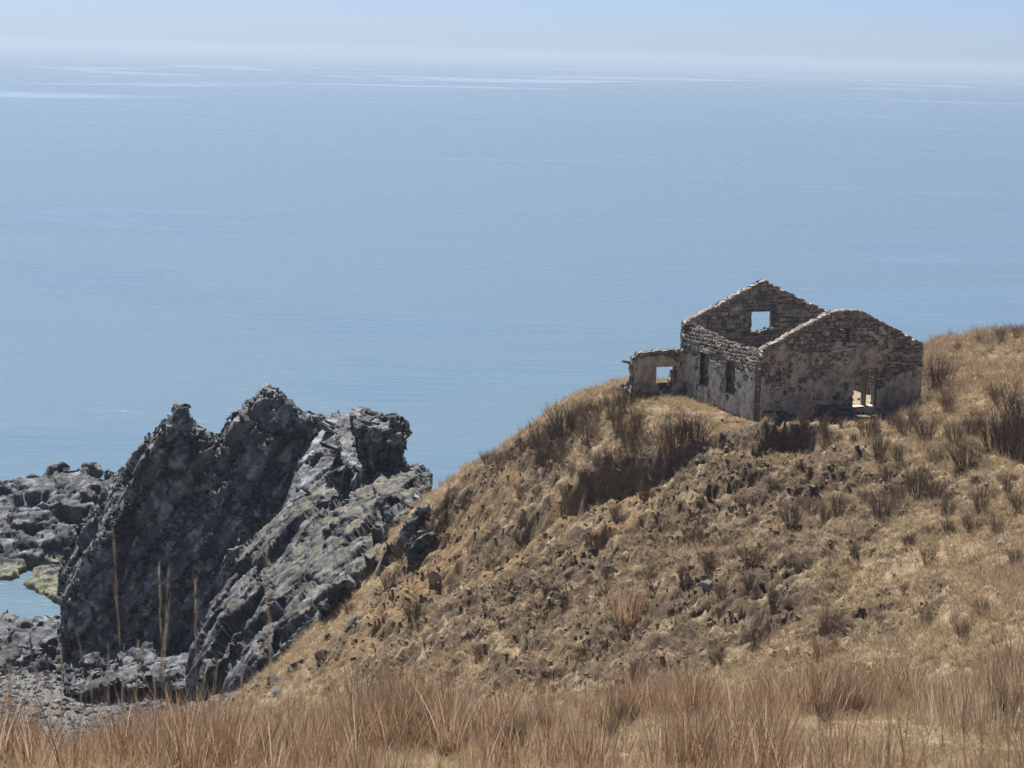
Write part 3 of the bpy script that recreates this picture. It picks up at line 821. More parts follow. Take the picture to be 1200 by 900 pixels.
def rock_part(name, chunks, voxel, mat, parent, scales, seed=0, moss=0.0, bed=BED, tip=None):
    V, Q = hull_mesh(chunks, voxel)
    V = relax(V, Q, 1)
    V, crack, cell = fracture(V, Q, scales, bed, seed, tip=tip)
    up = vnormals(V, Q)[:, 2]
    ms = np.clip(up*1.6-.35, 0, 1)*moss
    c = np.array((V[:, 0].mean(), V[:, 1].mean(), V[:, 2].min()))
    pl = np.array(parent.location) if parent is not None else np.zeros(3)
    return obj(name, np_mesh(name, V-c, Q, [mat], {'crack': crack, 'cell': cell, 'moss': ms}), parent, c-pl)

def chunk(*pts, down=0.0):
    """each outline point gives a front and a back corner: (px, py, front distance, back distance)"""
    r = []
    for px, py, a, b in pts: r += [at(px, py, a), at(px, py, a)*0+np.array((at(px, py, a)[0]*b/a, b, at(px, py, a)[2]))]
    if down: r += [q-np.array((0, 0, down)) for q in r]
    return r

def outcrops():
    r = random.Random(19); res = []
    for px, py, s in ((492, 612, 1.5), (470, 632, 1.9), (452, 655, 1.6), (430, 668, 2.0), (408, 690, 1.7), (392, 712, 1.9), (366, 728, 1.6), (348, 752, 1.8), (322, 768, 1.5), (440, 700, 1.0), (415, 730, 1.0), (385, 752, 1.1), (500, 640, .9), (475, 668, .9), (350, 780, 1.2)):
        p = ground_hit(px, py, 90)
        if p is None: continue
        q = []
        for _ in range(12):
            v = np.array([r.gauss(0, 1) for _ in range(3)]); v /= np.linalg.norm(v)
            q.append(np.array((p[0], p[1], p[2]-.3)) + s*(_bs*v[0]*1.1 + _bn*v[1]*.45 + _bt*v[2]*.8))
        res.append(q)
    return res
BIG = ((1.7, 4.4, 2.8), 0.6, 0.40, 0.30, 0.06); MID = ((0.95, 2.2, 1.6), 0.8, 0.16, 0.14, 0.08); SML = ((0.45, 0.9, 0.7), 0.6, 0.04, 0.04, 0.12)
def build_crag():
    p = at(290, 800, 137)
    root = empty('sea_crag', (p[0], p[1], 1.5))
    tag(root, 'jagged dark rock crag with two pointed peaks rising from the shore', 'rock')
    S3 = (BIG, ((1.15, 9.0, 6.0), 0.0, 0.0, 0.34, 0.13), MID, SML)
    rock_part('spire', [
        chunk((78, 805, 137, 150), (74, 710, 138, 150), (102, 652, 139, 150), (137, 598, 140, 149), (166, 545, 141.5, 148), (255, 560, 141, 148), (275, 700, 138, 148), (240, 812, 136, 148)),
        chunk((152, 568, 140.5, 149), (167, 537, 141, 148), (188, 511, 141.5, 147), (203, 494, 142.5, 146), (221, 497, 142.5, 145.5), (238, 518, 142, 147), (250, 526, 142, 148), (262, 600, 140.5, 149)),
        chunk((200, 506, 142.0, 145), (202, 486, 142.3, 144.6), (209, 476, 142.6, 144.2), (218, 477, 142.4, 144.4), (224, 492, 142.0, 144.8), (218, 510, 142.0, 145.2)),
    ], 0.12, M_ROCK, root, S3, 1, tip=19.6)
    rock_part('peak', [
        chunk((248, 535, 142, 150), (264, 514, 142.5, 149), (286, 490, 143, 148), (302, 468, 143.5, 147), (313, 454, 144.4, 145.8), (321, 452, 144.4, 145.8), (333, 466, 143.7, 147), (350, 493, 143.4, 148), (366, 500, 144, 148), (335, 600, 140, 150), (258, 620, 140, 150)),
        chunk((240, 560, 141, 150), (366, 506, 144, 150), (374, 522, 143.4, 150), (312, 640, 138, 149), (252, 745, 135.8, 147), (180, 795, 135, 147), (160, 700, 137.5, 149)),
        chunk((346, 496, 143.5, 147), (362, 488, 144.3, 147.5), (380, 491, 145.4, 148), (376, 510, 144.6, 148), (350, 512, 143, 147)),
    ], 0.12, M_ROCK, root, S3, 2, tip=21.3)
    rock_part('slab', [
        chunk((364, 503, 144.5, 148), (393, 491, 145, 148), (405, 497, 144.5, 148), (417, 522, 142, 147), (388, 567, 138, 146), (350, 600, 136.5, 144), (320, 634, 134.5, 143)),
        chunk((393, 494, 144.5, 147), (412, 502, 143.5, 146), (433, 532, 140, 145), (435, 552, 139, 145), (426, 562, 138, 144), (402, 549, 136.8, 143), (396, 530, 139.5, 144)),
        chunk((362, 575, 137.5, 142), (402, 566, 138.5, 143), (408, 592, 136.4, 142), (372, 602, 135.8, 142)),
        chunk((425, 566, 138.8, 143), (446, 592, 136, 142), (428, 604, 135, 142), (405, 590, 136, 142)),
    ], 0.13, M_SLAB, root, (((2.4, 6.0, 3.4), 0.8, 0.25, 0.15, 0.05), ((0.9, 2.4, 1.6), 0.7, 0.09, 0.08, 0.08), SML), 3, 0.35)
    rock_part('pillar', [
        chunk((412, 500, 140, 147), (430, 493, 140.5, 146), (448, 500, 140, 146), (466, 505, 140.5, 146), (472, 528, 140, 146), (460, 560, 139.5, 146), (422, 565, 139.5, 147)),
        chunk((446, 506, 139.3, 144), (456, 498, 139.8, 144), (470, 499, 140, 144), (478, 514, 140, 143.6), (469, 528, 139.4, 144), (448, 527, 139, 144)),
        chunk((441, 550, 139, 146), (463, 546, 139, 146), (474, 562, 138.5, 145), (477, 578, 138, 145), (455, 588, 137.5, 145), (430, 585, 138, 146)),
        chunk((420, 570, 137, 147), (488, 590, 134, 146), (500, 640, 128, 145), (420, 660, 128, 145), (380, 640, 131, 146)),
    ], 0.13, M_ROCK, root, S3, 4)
    rock_part('ridge', [
        chunk((310, 638, 135, 143), (350, 598, 135, 143), (382, 602, 133, 143), (332, 682, 129, 141), (272, 762, 124.5, 139), (236, 797, 123, 139), (226, 782, 127, 139), (250, 738, 131, 141), down=5),
        chunk((375, 608, 132, 143), (470, 594, 133, 143), (500, 602, 127, 141), (482, 642, 123.5, 138), (412, 692, 120.5, 136), (352, 742, 119, 134), (302, 778, 119.5, 134), (262, 803, 121, 134), (320, 692, 127, 138), down=6),
        *outcrops(),
        chunk((440, 600, 128, 140), (492, 592, 126, 138), (505, 600, 123, 136), (470, 640, 122, 134)),
    ], 0.13, M_RIDGE, root, (((1.0, 7.0, 3.0), 0.5, 0.50, 0.28, 0.1), ((0.6, 2.4, 1.4), 0.7, 0.15, 0.11, 0.12), SML), 5, 0.68)
    # boulder mass at the water's edge
    p = at(30, 830, 138)
    b1 = empty('boulder_heap', (p[0], p[1], 1.0))
    tag(b1, 'heap of dark jointed blocks between the tidal pool and the beach rubble', 'rock')
    rock_part('block', [chunk((-60, 764, 140, 148), (10, 750, 141, 148), (42, 756, 141, 148), (60, 790, 138, 150), (40, 826, 134, 150), (-60, 842, 133, 150))], 0.13, M_RIDGE, b1, (((1.8, 2.8, 2.2), .75, .4, .3, .08), MID, SML), 6)
    rock_part('block', [chunk((38, 756, 139.5, 147), (56, 748, 140.5, 147), (74, 752, 140.5, 147), (80, 792, 138, 149), (58, 812, 137, 149), (36, 800, 138, 149))], 0.13, M_RIDGE, b1, (((1.8, 2.8, 2.2), .75, .4, .3, .08), MID, SML), 7)
    p = at(130, 808, 134)
    b2 = empty('boulder_heap', (p[0], p[1], 1.5))
    tag(b2, 'low cracked outcrop at the foot of the crag behind the tall stalks', 'rock')
    rock_part('block', [chunk((70, 785, 136, 142), (92, 770, 136, 142), (120, 776, 135, 141), (138, 800, 131, 140), (110, 814, 130.5, 140), (72, 815, 131.5, 141)), chunk((120, 782, 134, 141), (160, 758, 134.5, 141), (180, 766, 134, 141), (192, 800, 130, 139), (150, 812, 130, 139)), chunk((180, 790, 132, 140), (210, 778, 132, 140), (238, 790, 130.5, 139), (232, 808, 127.5, 138), (190, 812, 128.5, 138))], 0.13, M_RIDGE, b2, (((1.3, 2.4, 1.7), .7, .4, .35, .1), MID, SML), 8)
build_crag()

def build_platform():
    p = at(60, 672, 178)
    root = empty('rock_platform', (p[0], p[1], 0.0))
    tag(root, 'low broken rock platform with green algae at its waterline beyond the pool', 'rock')
    def low(pts): return [at(*q) for q in pts] + [np.array((at(*q)[0], at(*q)[1], -2.0)) for q in pts]
    flat = np.stack([np.array((.35, .2, .92)), np.array((.93, 0, -.36)), np.array((0, 1.0, 0))])
    rock_part('reef', [
        low([(-90, 580, 190), (-20, 566, 191), (40, 556, 190), (92, 552, 188), (128, 556, 186.5), (165, 585, 182), (165, 640, 172.5), (95, 655, 171.5), (10, 640, 175.5), (-90, 648, 176)]),
        low([(60, 556, 188), (70, 546, 188.5), (110, 546, 188), (118, 560, 186)]),
        low([(122, 556, 187), (131, 546, 187.5), (144, 551, 186.5), (158, 575, 183.5)]),
        low([(-60, 575, 190), (-20, 561, 191), (20, 557, 190), (30, 572, 186)]),
        low([(40, 590, 181), (90, 575, 184), (130, 590, 181), (120, 640, 173), (60, 640, 174)]),
    ], 0.2, M_PLAT, root, (((2.4, 3.6, 2.8), .6, .8, .5, .1), ((1.1, 1.7, 1.3), .65, .32, .2, .12), ((.5, .8, .65), .5, .1, .08, .14)), 11, 0, flat)
    rock_part('shore_rock', [low([(28, 680, 167.5), (40, 668, 170.5), (95, 654, 173), (150, 680, 166), (150, 712, 158), (70, 701, 161)])], 0.2, M_PLAT, root, (((1.6, 2.4, 1.2), .5, .35, .3, .14), ((.7, 1.1, .9), .6, .1, .1, .16), ((.4, .6, .5), .5, .05, .05, .2)), 12, 0, flat)
    rock_part('shore_rock', [low([(-60, 638, 177.5), (10, 642, 176.5), (28, 660, 172), (14, 674, 168.5), (-60, 668, 170.5)])], 0.2, M_PLAT, root, (((1.6, 2.4, 1.2), .5, .35, .3, .14), ((.7, 1.1, .9), .6, .1, .1, .16), ((.4, .6, .5), .5, .05, .05, .2)), 13, 0, flat)
build_platform()

# ------------------------------------------------------------------ loose stones
def pebble_proto(seed, n=14, flat=0.65):
    r = random.Random(seed); bm = bmesh.new()
    for _ in range(n):
        v = Vector((r.gauss(0, 1), r.gauss(0, 1), r.gauss(0, 1))).normalized()
        bm.verts.new((v.x*.5*r.uniform(.8, 1.1), v.y*.42*r.uniform(.8, 1.1), v.z*.5*flat))
    bmesh.ops.convex_hull(bm, input=bm.verts[:])
    lone = [v for v in bm.verts if not v.link_faces]
    if lone: bmesh.ops.delete(bm, geom=lone, context='VERTS')
    bmesh.ops.recalc_face_normals(bm, faces=bm.faces[:])
    me = bpy.data.meshes.new('stone'); bm.to_mesh(me); bm.free()
    return me
def loose_material(name, a, b_):
    m, nt, b = new_mat(name); c = coords(nt)
    oi = nt.nodes.new('ShaderNodeObjectInfo')
    col = mix(nt, oi.outputs['Random'], a, b_)
    col = mix(nt, 1.0, col, ramp(nt, noise(nt, c, 4, 5, .7), [(.3, (.65, .65, .66)), (.7, (1.2, 1.2, 1.18))]), 'MULTIPLY')
    L(nt, col, b.inputs['Base Color']); b.inputs['Roughness'].default_value = .85
    bump(nt, b, noise(nt, c, 8, 4, .7), .7, .06)
    return m
M_PEB = loose_material('beach_stone', (0.09, 0.095, 0.10), (0.27, 0.27, 0.265)); M_HILLSTONE = loose_material('hill_stone', (0.10, 0.085, 0.07), (0.30, 0.25, 0.19))
PEB = [pebble_proto(k) for k in range(8)]; HST = [pebble_proto(50+k, 12, .8) for k in range(6)]
for m_ in PEB: m_.materials.append(M_PEB)
for m_ in HST: m_.materials.append(M_HILLSTONE)
def build_stones():
    r = random.Random(77)
    k = 0
    while k < 130:
        px, py = r.uniform(-10, 330), r.uniform(790, 860)
        if py < 812 - (px-150)*.12: continue
        p = ground_hit(px, py, 100)
        if p is None or p[2] > 12: continue
        o = obj('beach_boulder', PEB[k % 8], None, (p[0], p[1], p[2]+.08), r.uniform(0, 6.3))
        s = r.choice((.45, .55, .7, .9, 1.2)); o.scale = (s, s*r.uniform(.7, 1.1), s*r.uniform(.7, 1.1)); o.rotation_euler = (r.uniform(-.3, .3), r.uniform(-.3, .3), r.uniform(0, 6.3))
        tag(o, 'grey stone in the beach rubble at the foot of the crag', 'stone', 'stones of the beach rubble'); k += 1
    spots = [(500, 700, 6), (590, 690, 14), (560, 705, 14), (620, 715, 10), (505, 670, 6), (700, 660, 6), (850, 680, 5)]
    for cx, cy, n in spots:
        for _ in range(n):
            p = ground_hit(cx+r.gauss(0, 22), cy+r.gauss(0, 12), 60)
            if p is None: continue
            o = obj('loose_stone', HST[r.randrange(6)], None, (p[0], p[1], p[2]+.05))
            s = r.uniform(.28, .6); o.scale = (s, s*r.uniform(.7, 1), s*r.uniform(.6, 1)); o.rotation_euler = (r.uniform(-.5, .5), r.uniform(-.5, .5), r.uniform(0, 6.3))
            tag(o, 'small brown stone lying on the broken slope below the scarp', 'stone', 'loose stones on the broken slope')
    for (cx, cy, s, lab) in ((828, 690, .75, 'pale grey boulder lying in the dark hollow of the slope'), (318, 748, 1.3, 'dark boulder on the slope where the grass meets the crag'), (378, 775, 1.2, 'upright dark boulder at the lower end of the orange soil'),
                            (1173, 640, .6, 'small dark boulder on the right slope among dry grass'), (508, 680, 1.0, 'dark boulder standing out of the orange soil slope'), (342, 742, 1.0, 'dark stone just right of the boulder by the crag')):
        p = ground_hit(cx, cy, 60)
        if p is None: continue
        o = obj('boulder', (PEB if s == .75 else HST)[int(cx) % 6], None, (p[0], p[1], p[2]+s*.2), cx); o.scale = (s, s*.9, s*1.1)
        tag(o, lab, 'boulder')
build_stones()

def fallen_masonry():
    r = random.Random(5)
    n = 0
    while n < 70:
        s = r.uniform(-3.2, HW+1.2); t = r.choice((r.uniform(-1.6, -.25), r.uniform(-1.2, HL)))
        if t > -.25 and s > -.25: continue
        if s < 0 and t > -.2 and r.random() < .55: continue
        if t > HL-1.2: continue
        x = HX+E1[0]*s+E2[0]*t; y = HY+E1[1]*s+E2[1]*t
        q = r.uniform(.14, .36)
        o = obj('fallen_stone', HST[r.randrange(6)], None, (x, y, float(ground_z(x, y))+q*.2))
        o.scale = (q, q*r.uniform(.6, 1), q*r.uniform(.5, .8)); o.rotation_euler = (r.uniform(-.4, .4), r.uniform(-.4, .4), r.uniform(0, 6.3))
        tag(o, 'fallen masonry stone lying in the grass at the foot of the house', 'stone', 'fallen stones around the house'); n += 1
    for k in range(60):
        s = r.uniform(.7, HW-.7); t = HL-.6-abs(r.gauss(0, .9)) if r.random() < .6 else r.uniform(.7, HL-.7)
        if t < .7: continue
        q = r.uniform(.2, .45); z = HZ + .45 + .9*math.exp(-((s-4.9)/1.6)**2-((t-7.9)/1.0)**2)
        o = obj('fallen_stone', HST[r.randrange(6)], None, (HX+E1[0]*s+E2[0]*t, HY+E1[1]*s+E2[1]*t, z))
        o.scale = (q, q*r.uniform(.6, 1), q*r.uniform(.5, .8)); o.rotation_euler = (r.uniform(-.5, .5), r.uniform(-.5, .5), r.uniform(0, 6.3))
        tag(o, 'fallen masonry stone in the rubble inside the roofless house', 'stone', 'fallen stones inside the house')
fallen_masonry()

# ------------------------------------------------------------------ dry vegetation
def straw_material(name, dark, mid, pale, trans=0.35, spread=0.9):
    m = bpy.data.materials.new(name); m.use_nodes = True
    nt = m.node_tree; nt.nodes.clear()
    oi = nt.nodes.new('ShaderNodeObjectInfo')
    f = math_n(nt, 'ADD', math_n(nt, 'MULTIPLY', oi.outputs['Random'], 0.55), math_n(nt, 'MULTIPLY', attr(nt, 'rnd'), 0.45))
    col = ramp(nt, f, [(0.5-.5*spread, dark), (0.5, mid), (0.5+.5*spread, pale)])
    d = nt.nodes.new('ShaderNodeBsdfDiffuse'); L(nt, col, d.inputs['Color'])
    t = nt.nodes.new('ShaderNodeBsdfTranslucent'); L(nt, col, t.inputs['Color'])
    mx = nt.nodes.new('ShaderNodeMixShader'); mx.inputs[0].default_value = trans
    L(nt, d.outputs[0], mx.inputs[1]); L(nt, t.outputs[0], mx.inputs[2])
    o = nt.nodes.new('ShaderNodeOutputMaterial'); L(nt, mx.outputs[0], o.inputs['Surface'])
    return m
M_THATCH = straw_material('bleached_thatch', (0.24, 0.175, 0.105), (0.43, 0.335, 0.21), (0.64, 0.53, 0.36), .45)
M_TALL = straw_material('tall_red_brown_grass', (0.13, 0.08, 0.05), (0.40, 0.265, 0.165), (0.74, 0.60, 0.43), 0.45)
M_TALLG = straw_material('tall_grey_brown_grass', (0.19, 0.135, 0.10), (0.40, 0.30, 0.205), (0.64, 0.51, 0.37), 0.45)
M_TWIG = straw_material('leafless_twigs', (0.12, 0.092, 0.082), (0.20, 0.155, 0.13), (0.33, 0.26, 0.20), 0.3)
M_STALK = straw_material('reed_stalk', (0.19, 0.15, 0.11), (0.28, 0.23, 0.17), (0.40, 0.335, 0.25), 0.3)
M_PLUME = straw_material('reed_plume', (0.17, 0.14, 0.11), (0.27, 0.225, 0.175), (0.38, 0.325, 0.26), 0.5)

def tuft(seed, n, h, spread, lean, width, mat, segs=3, base_r=0.06, flop=0.0):
    """clump of curved tapering blades"""
    r = random.Random(seed); V = []; F = []; rn = []
    for _ in range(n):
        a = r.uniform(0, 2*math.pi); br = base_r*math.sqrt(r.random())
        x0, y0 = br*math.cos(a), br*math.sin(a)
        d = a + r.gauss(0, .7); hh = h*r.uniform(.55, 1.1); ln = lean*r.uniform(.2, 1.2)*hh; fl = flop*r.random()
        tw = r.uniform(0, math.pi); wx, wy = math.cos(tw), math.sin(tw); q = r.random(); w = width*r.uniform(.6, 1.3)
        k0 = len(V)
        for k in range(segs+1):
            t = k/segs; bend = ln*(t**1.8) + spread*t*hh*.4
            z = hh*(t - fl*t*t*.7)
            ww = w*(1-t)**.6 if k < segs else 0
            cx, cy = x0+math.cos(d)*bend, y0+math.sin(d)*bend
            if k < segs: V += [(cx-wx*ww/2, cy-wy*ww/2, z), (cx+wx*ww/2, cy+wy*ww/2, z)]
            else: V.append((cx, cy, z))
        for k in range(segs-1): F.append((k0+2*k, k0+2*k+1, k0+2*k+3, k0+2*k+2))
        e = k0+2*(segs-1); F.append((e, e+1, e+2)); rn += [q]*(2*segs+1)
    me = bpy.data.meshes.new('tuft'); me.from_pydata(V, [], F); me.update()
    at_ = me.attributes.new('rnd', 'FLOAT', 'POINT'); at_.data.foreach_set('value', rn)
    me.materials.append(mat)
    return me

def scatter(name, P, rot, scl, meshes, label, tilt=None):
    """uncountable grass: tufts instanced on points by geometry nodes"""
    pc = bpy.data.collections.new(name+'_kinds')
    for k, me in enumerate(meshes):
        pc.objects.link(bpy.data.objects.new('%s_kind_%02d' % (name, k), me))
    n = len(P)
    me = bpy.data.meshes.new(name); me.vertices.add(n); me.vertices.foreach_set('co', np.asarray(P, np.float32).ravel())
    for a, typ, arr in (('rz', 'FLOAT', rot), ('sc', 'FLOAT', scl)):
        t = me.attributes.new(a, typ, 'POINT'); t.data.foreach_set('value', np.asarray(arr, np.float32))
    t = me.attributes.new('pick', 'INT', 'POINT'); t.data.foreach_set('value', rng.integers(0, len(meshes), n).astype(np.int32))
    o = obj(name, me); tag(o, label, kind='stuff')
    ng = bpy.data.node_groups.new(name, 'GeometryNodeTree')
    ng.interface.new_socket('Geometry', in_out='INPUT', socket_type='NodeSocketGeometry'); ng.interface.new_socket('Geometry', in_out='OUTPUT', socket_type='NodeSocketGeometry')
    gi = ng.nodes.new('NodeGroupInput'); go = ng.nodes.new('NodeGroupOutput')
    ip = ng.nodes.new('GeometryNodeInstanceOnPoints'); ci = ng.nodes.new('GeometryNodeCollectionInfo')
    ci.inputs['Collection'].default_value = pc; ci.inputs['Separate Children'].default_value = True; ci.inputs['Reset Children'].default_value = True
    ip.inputs['Pick Instance'].default_value = True
    def na(nm, typ):
        q = ng.nodes.new('GeometryNodeInputNamedAttribute'); q.data_type = typ; q.inputs['Name'].default_value = nm; return q.outputs['Attribute']
    cx = ng.nodes.new('ShaderNodeCombineXYZ'); ng.links.new(na('rz', 'FLOAT'), cx.inputs[2])
    if tilt:
        cx.inputs[0].default_value = tilt
    er = ng.nodes.new('FunctionNodeEulerToRotation'); ng.links.new(cx.outputs[0], er.inputs[0])
    ng.links.new(gi.outputs[0], ip.inputs['Points']); ng.links.new(ci.outputs[0], ip.inputs['Instance'])
    ng.links.new(na('pick', 'INT'), ip.inputs['Instance Index']); ng.links.new(er.outputs[0], ip.inputs['Rotation']); ng.links.new(na('sc', 'FLOAT'), ip.inputs['Scale'])
    ng.links.new(ip.outputs[0], go.inputs[0])
    md = o.modifiers.new('grass', 'NODES'); md.node_group = ng
    return o

def in_house(x, y, pad=0.25):
    s, t = house_local(x, y)
    return ((s > -pad) & (s < HW+pad) & (t > -pad) & (t < HL+pad)) | ((s > -3.4) & (s < 0) & (t > HL-.9) & (t < HL+.3))

def build_grass():
    # short bleached thatch on the far slope
    n = 62000
    x = rng.uniform(-24, 30, n); y = rng.uniform(60, 119, n)
    z = ground_z(x, y)
    rub = ground_attr(G_RUB, x, y); soil = ground_attr(G_SOIL, x, y); face = ground_attr(G_FACE, x, y)
    dens = 0.75 + 0.6*fbm(x*.45, y*.45, o=3, s=300) - 0.45*rub - 0.9*soil - 1.0*face
    s_, t_ = house_local(x, y)
    keep = (rng.random(n) < dens) & ~in_house(x, y) & (z > 4.5) & ~((x < -3) & (y > 118))
    keep &= ~((s_ > -1.5) & (s_ < 9) & (t_ > -2.2) & (t_ < 0) & (rng.random(n) < .5))
    P = np.stack([x, y, z-.02], 1)[keep]; m = len(P)
    kinds = [tuft(k, 26, .26, .9, .9, .022, M_THATCH, 2, .22, .6) for k in range(5)]
    scatter('short_dry_grass', P, rng.uniform(0, 6.28, m), rng.uniform(.6, 1.35, m), kinds, 'short bleached grass lying over the whole slope')
    # crumbled turf and soil clods below the broken edges
    n = 26000
    x = rng.uniform(-16, 24, n); y = rng.uniform(70, 112, n); z = ground_z(x, y)
    w = ground_attr(G_RUB, x, y)*(.25+.9*np.clip(fbm(x*.5, y*.5, o=3, s=305)+.25, 0, 1)) + .25*ground_attr(G_FACE, x, y) + .2*ground_attr(G_SOIL, x, y)
    keep = (rng.random(n) < w) & ~in_house(x, y, .6)
    P = np.stack([x, y, z], 1)[keep]; m = len(P)
    M_CLOD = loose_material('soil_clod', (0.07, 0.053, 0.04), (0.30, 0.23, 0.155))
    kinds = [pebble_proto(300+k, 11, .75) for k in range(6)]
    for k in kinds: k.materials.append(M_CLOD)
    scatter('soil_clods', P, rng.uniform(0, 6.28, m), .10+.30*rng.random(m)**2.2, kinds, 'crumbled clods of turf and soil below the broken scarp')
    # beach shingle
    n = 9000
    x = rng.uniform(-42, -8, n); y = rng.uniform(112, 141, n); z = ground_z(x, y)
    keep = (z < 9) & (z > .2)
    P = np.stack([x, y, z+.02], 1)[keep]; m = len(P)
    scatter('shingle', P, rng.uniform(0, 6.28, m), .14+.55*rng.random(m)**2.5, PEB, 'grey shingle of the small beach below the crag')
    # longer grey-brown grass: right shoulder, crest, scattered patches
    n = 26000
    x = rng.uniform(-20, 30, n); y = rng.uniform(60, 119, n); z = ground_z(x, y)
    w = 0.05 + 0.25*(fbm(x*.35, y*.35, o=3, s=310) > .12)
    sh = sstep(x, 17.5, 22)*sstep(y, 92, 99) + 0.75*sstep(x, 13, 21)*sstep(x+y, 92, 104)
    w = np.maximum(w, 0.9*np.clip(sh, 0, 1)*(0.75+.5*fbm(x*.6, y*.6, o=2, s=313)))
    w = np.maximum(w, 0.5*sstep(x, 10, 18)*(1-sstep(y, 70, 82)))
    crest = poly([(545, 560, 114), (600, 529, 110.5), (650, 501, 108), (725, 470, 105.5)])
    dc, _, _ = seg_field(x, y, crest); w = np.maximum(w, .55*(1-sstep(dc, .8, 2.2)))
    w = w*(1-.8*ground_attr(G_SOIL, x, y))*(1-.7*ground_attr(G_RUB, x, y))
    pc = at(845, 490, 102); w = w*sstep(np.hypot(x-pc[0], y-pc[1]), 2.4, 4.2)
    keep = (rng.random(n) < w) & ~in_house(x, y, .1) & (z > 5)
    P = np.stack([x, y, z-.03], 1)[keep]; m = len(P)
    kinds = [tuft(20+k, 22, .62, .35, .35, .015, M_TALLG, 3, .13) for k in range(5)]
    scatter('long_dry_grass', P, rng.uniform(0, 6.28, m), rng.uniform(.55, 1.2, m), kinds, 'longer grey-brown grass in patches on the slope and along the crest')
    # dense red-brown grass on the near lip, with open patches
    n = 24000
    x = rng.uniform(-16, 16, n); y = rng.uniform(27, 47.5, n); z = ground_z(x, y)
    px = 600 + x/y*F_PX
    lip = sstep(y, 33.5, 37)*1.0 + 0.16
    w = lip*(0.16 + 3.0*fbm(x*.62, y*.62, o=3, s=320))
    w = np.where(px < 560, w+.35*sstep(560-px, 0, 160), w)
    for cx, cy, d, r_ in ((640, 860, 39, 1.5), (360, 860, 37.5, .9), (900, 880, 36, 2.2), (1150, 880, 35, 2.0), (720, 880, 36, 1.4)):
        q = at(cx, cy, d); w = w*sstep(np.hypot((x-q[0])*.8, y-q[1]), r_*.6, r_*1.2)
    keep = rng.random(n) < np.clip(w, 0.02, 1)
    P = np.stack([x, y, z-.03], 1)[keep]; m = len(P)
    kinds = [tuft(40+k, 17, 1.0, .26, .30, .0145, M_TALL, 4, .13) for k in range(6)] + [tuft(50, 18, .7, .5, .6, .009, M_TALLG, 4, .12)]
    sc = rng.uniform(.55, 1.15, m)*np.clip(.8+1.1*fbm(P[:, 0]*.5, P[:, 1]*.5, o=2, s=330), .4, 1.35)
    scatter('tall_dry_grass', P, rng.uniform(0, 6.28, m), sc, kinds, 'dense red-brown grass along the near edge of the slope')
    # flattened pale thatch between it
    n = 16000
    x = rng.uniform(-16, 16, n); y = rng.uniform(26, 48, n); z = ground_z(x, y)
    P = np.stack([x, y, z-.02], 1)
    kinds = [tuft(60+k, 22, .24, .9, 1.0, .011, M_THATCH, 2, .2, .6) for k in range(4)]
    scatter('flattened_dry_grass', P, rng.uniform(0, 6.28, n), rng.uniform(.6, 1.3, n), kinds, 'flattened pale grass on the near ground')
build_grass()

# ---- leafless shrubs: each one a thing
def shrub_mesh(seed, stems=46, h=1.0):
    r = random.Random(seed); V = []; F = []; rn = []
    def twig(p, d, ln, w, q, depth):
        k0 = len(V); n = 3; pts = []
        for k in range(n+1):
            t = k/n; c = p + d*(ln*t) + Vector((0, 0, .10*ln*t*t)) + Vector((r.gauss(0, .012), r.gauss(0, .012), 0))
            pts.append(c); ww = w*(1-.75*t)
            for j in range(3):
                a = j*2.094+q; V.append((c.x+ww*math.cos(a), c.y+ww*math.sin(a), c.z))
        for k in range(n):
            for j in range(3):
                a, b = k0+k*3+j, k0+k*3+(j+1) % 3; F.append((a, b, b+3, a+3))
        rn.extend([q]*(3*(n+1)))
        if depth:
            for _ in range(4):
                t = r.uniform(.3, .9); p2 = pts[0].lerp(pts[-1], t)
                d2 = (d + Vector((r.gauss(0, .38), r.gauss(0, .38), r.uniform(0, .3)))).normalized()
                twig(p2, d2, ln*r.uniform(.25, .5), w*.6, r.random(), 0)
    for _ in range(stems):
        a = r.uniform(0, 6.283); rr = .16*math.sqrt(r.random()); sp = r.uniform(0, .55)
        d = Vector((math.cos(a)*sp, math.sin(a)*sp, 1)).normalized()
        twig(Vector((math.cos(a)*rr, math.sin(a)*rr, -.05)), d, h*r.uniform(.55, 1.0), .0055, r.random(), 1)
    me = bpy.data.meshes.new('dry_shrub'); me.from_pydata(V, [], F); me.update()
    t = me.attributes.new('rnd', 'FLOAT', 'POINT'); t.data.foreach_set('value', rn)
    me.materials.append(M_TWIG)
    return me
SHRUBS = [shrub_mesh(200+k, 80) for k in range(6)]
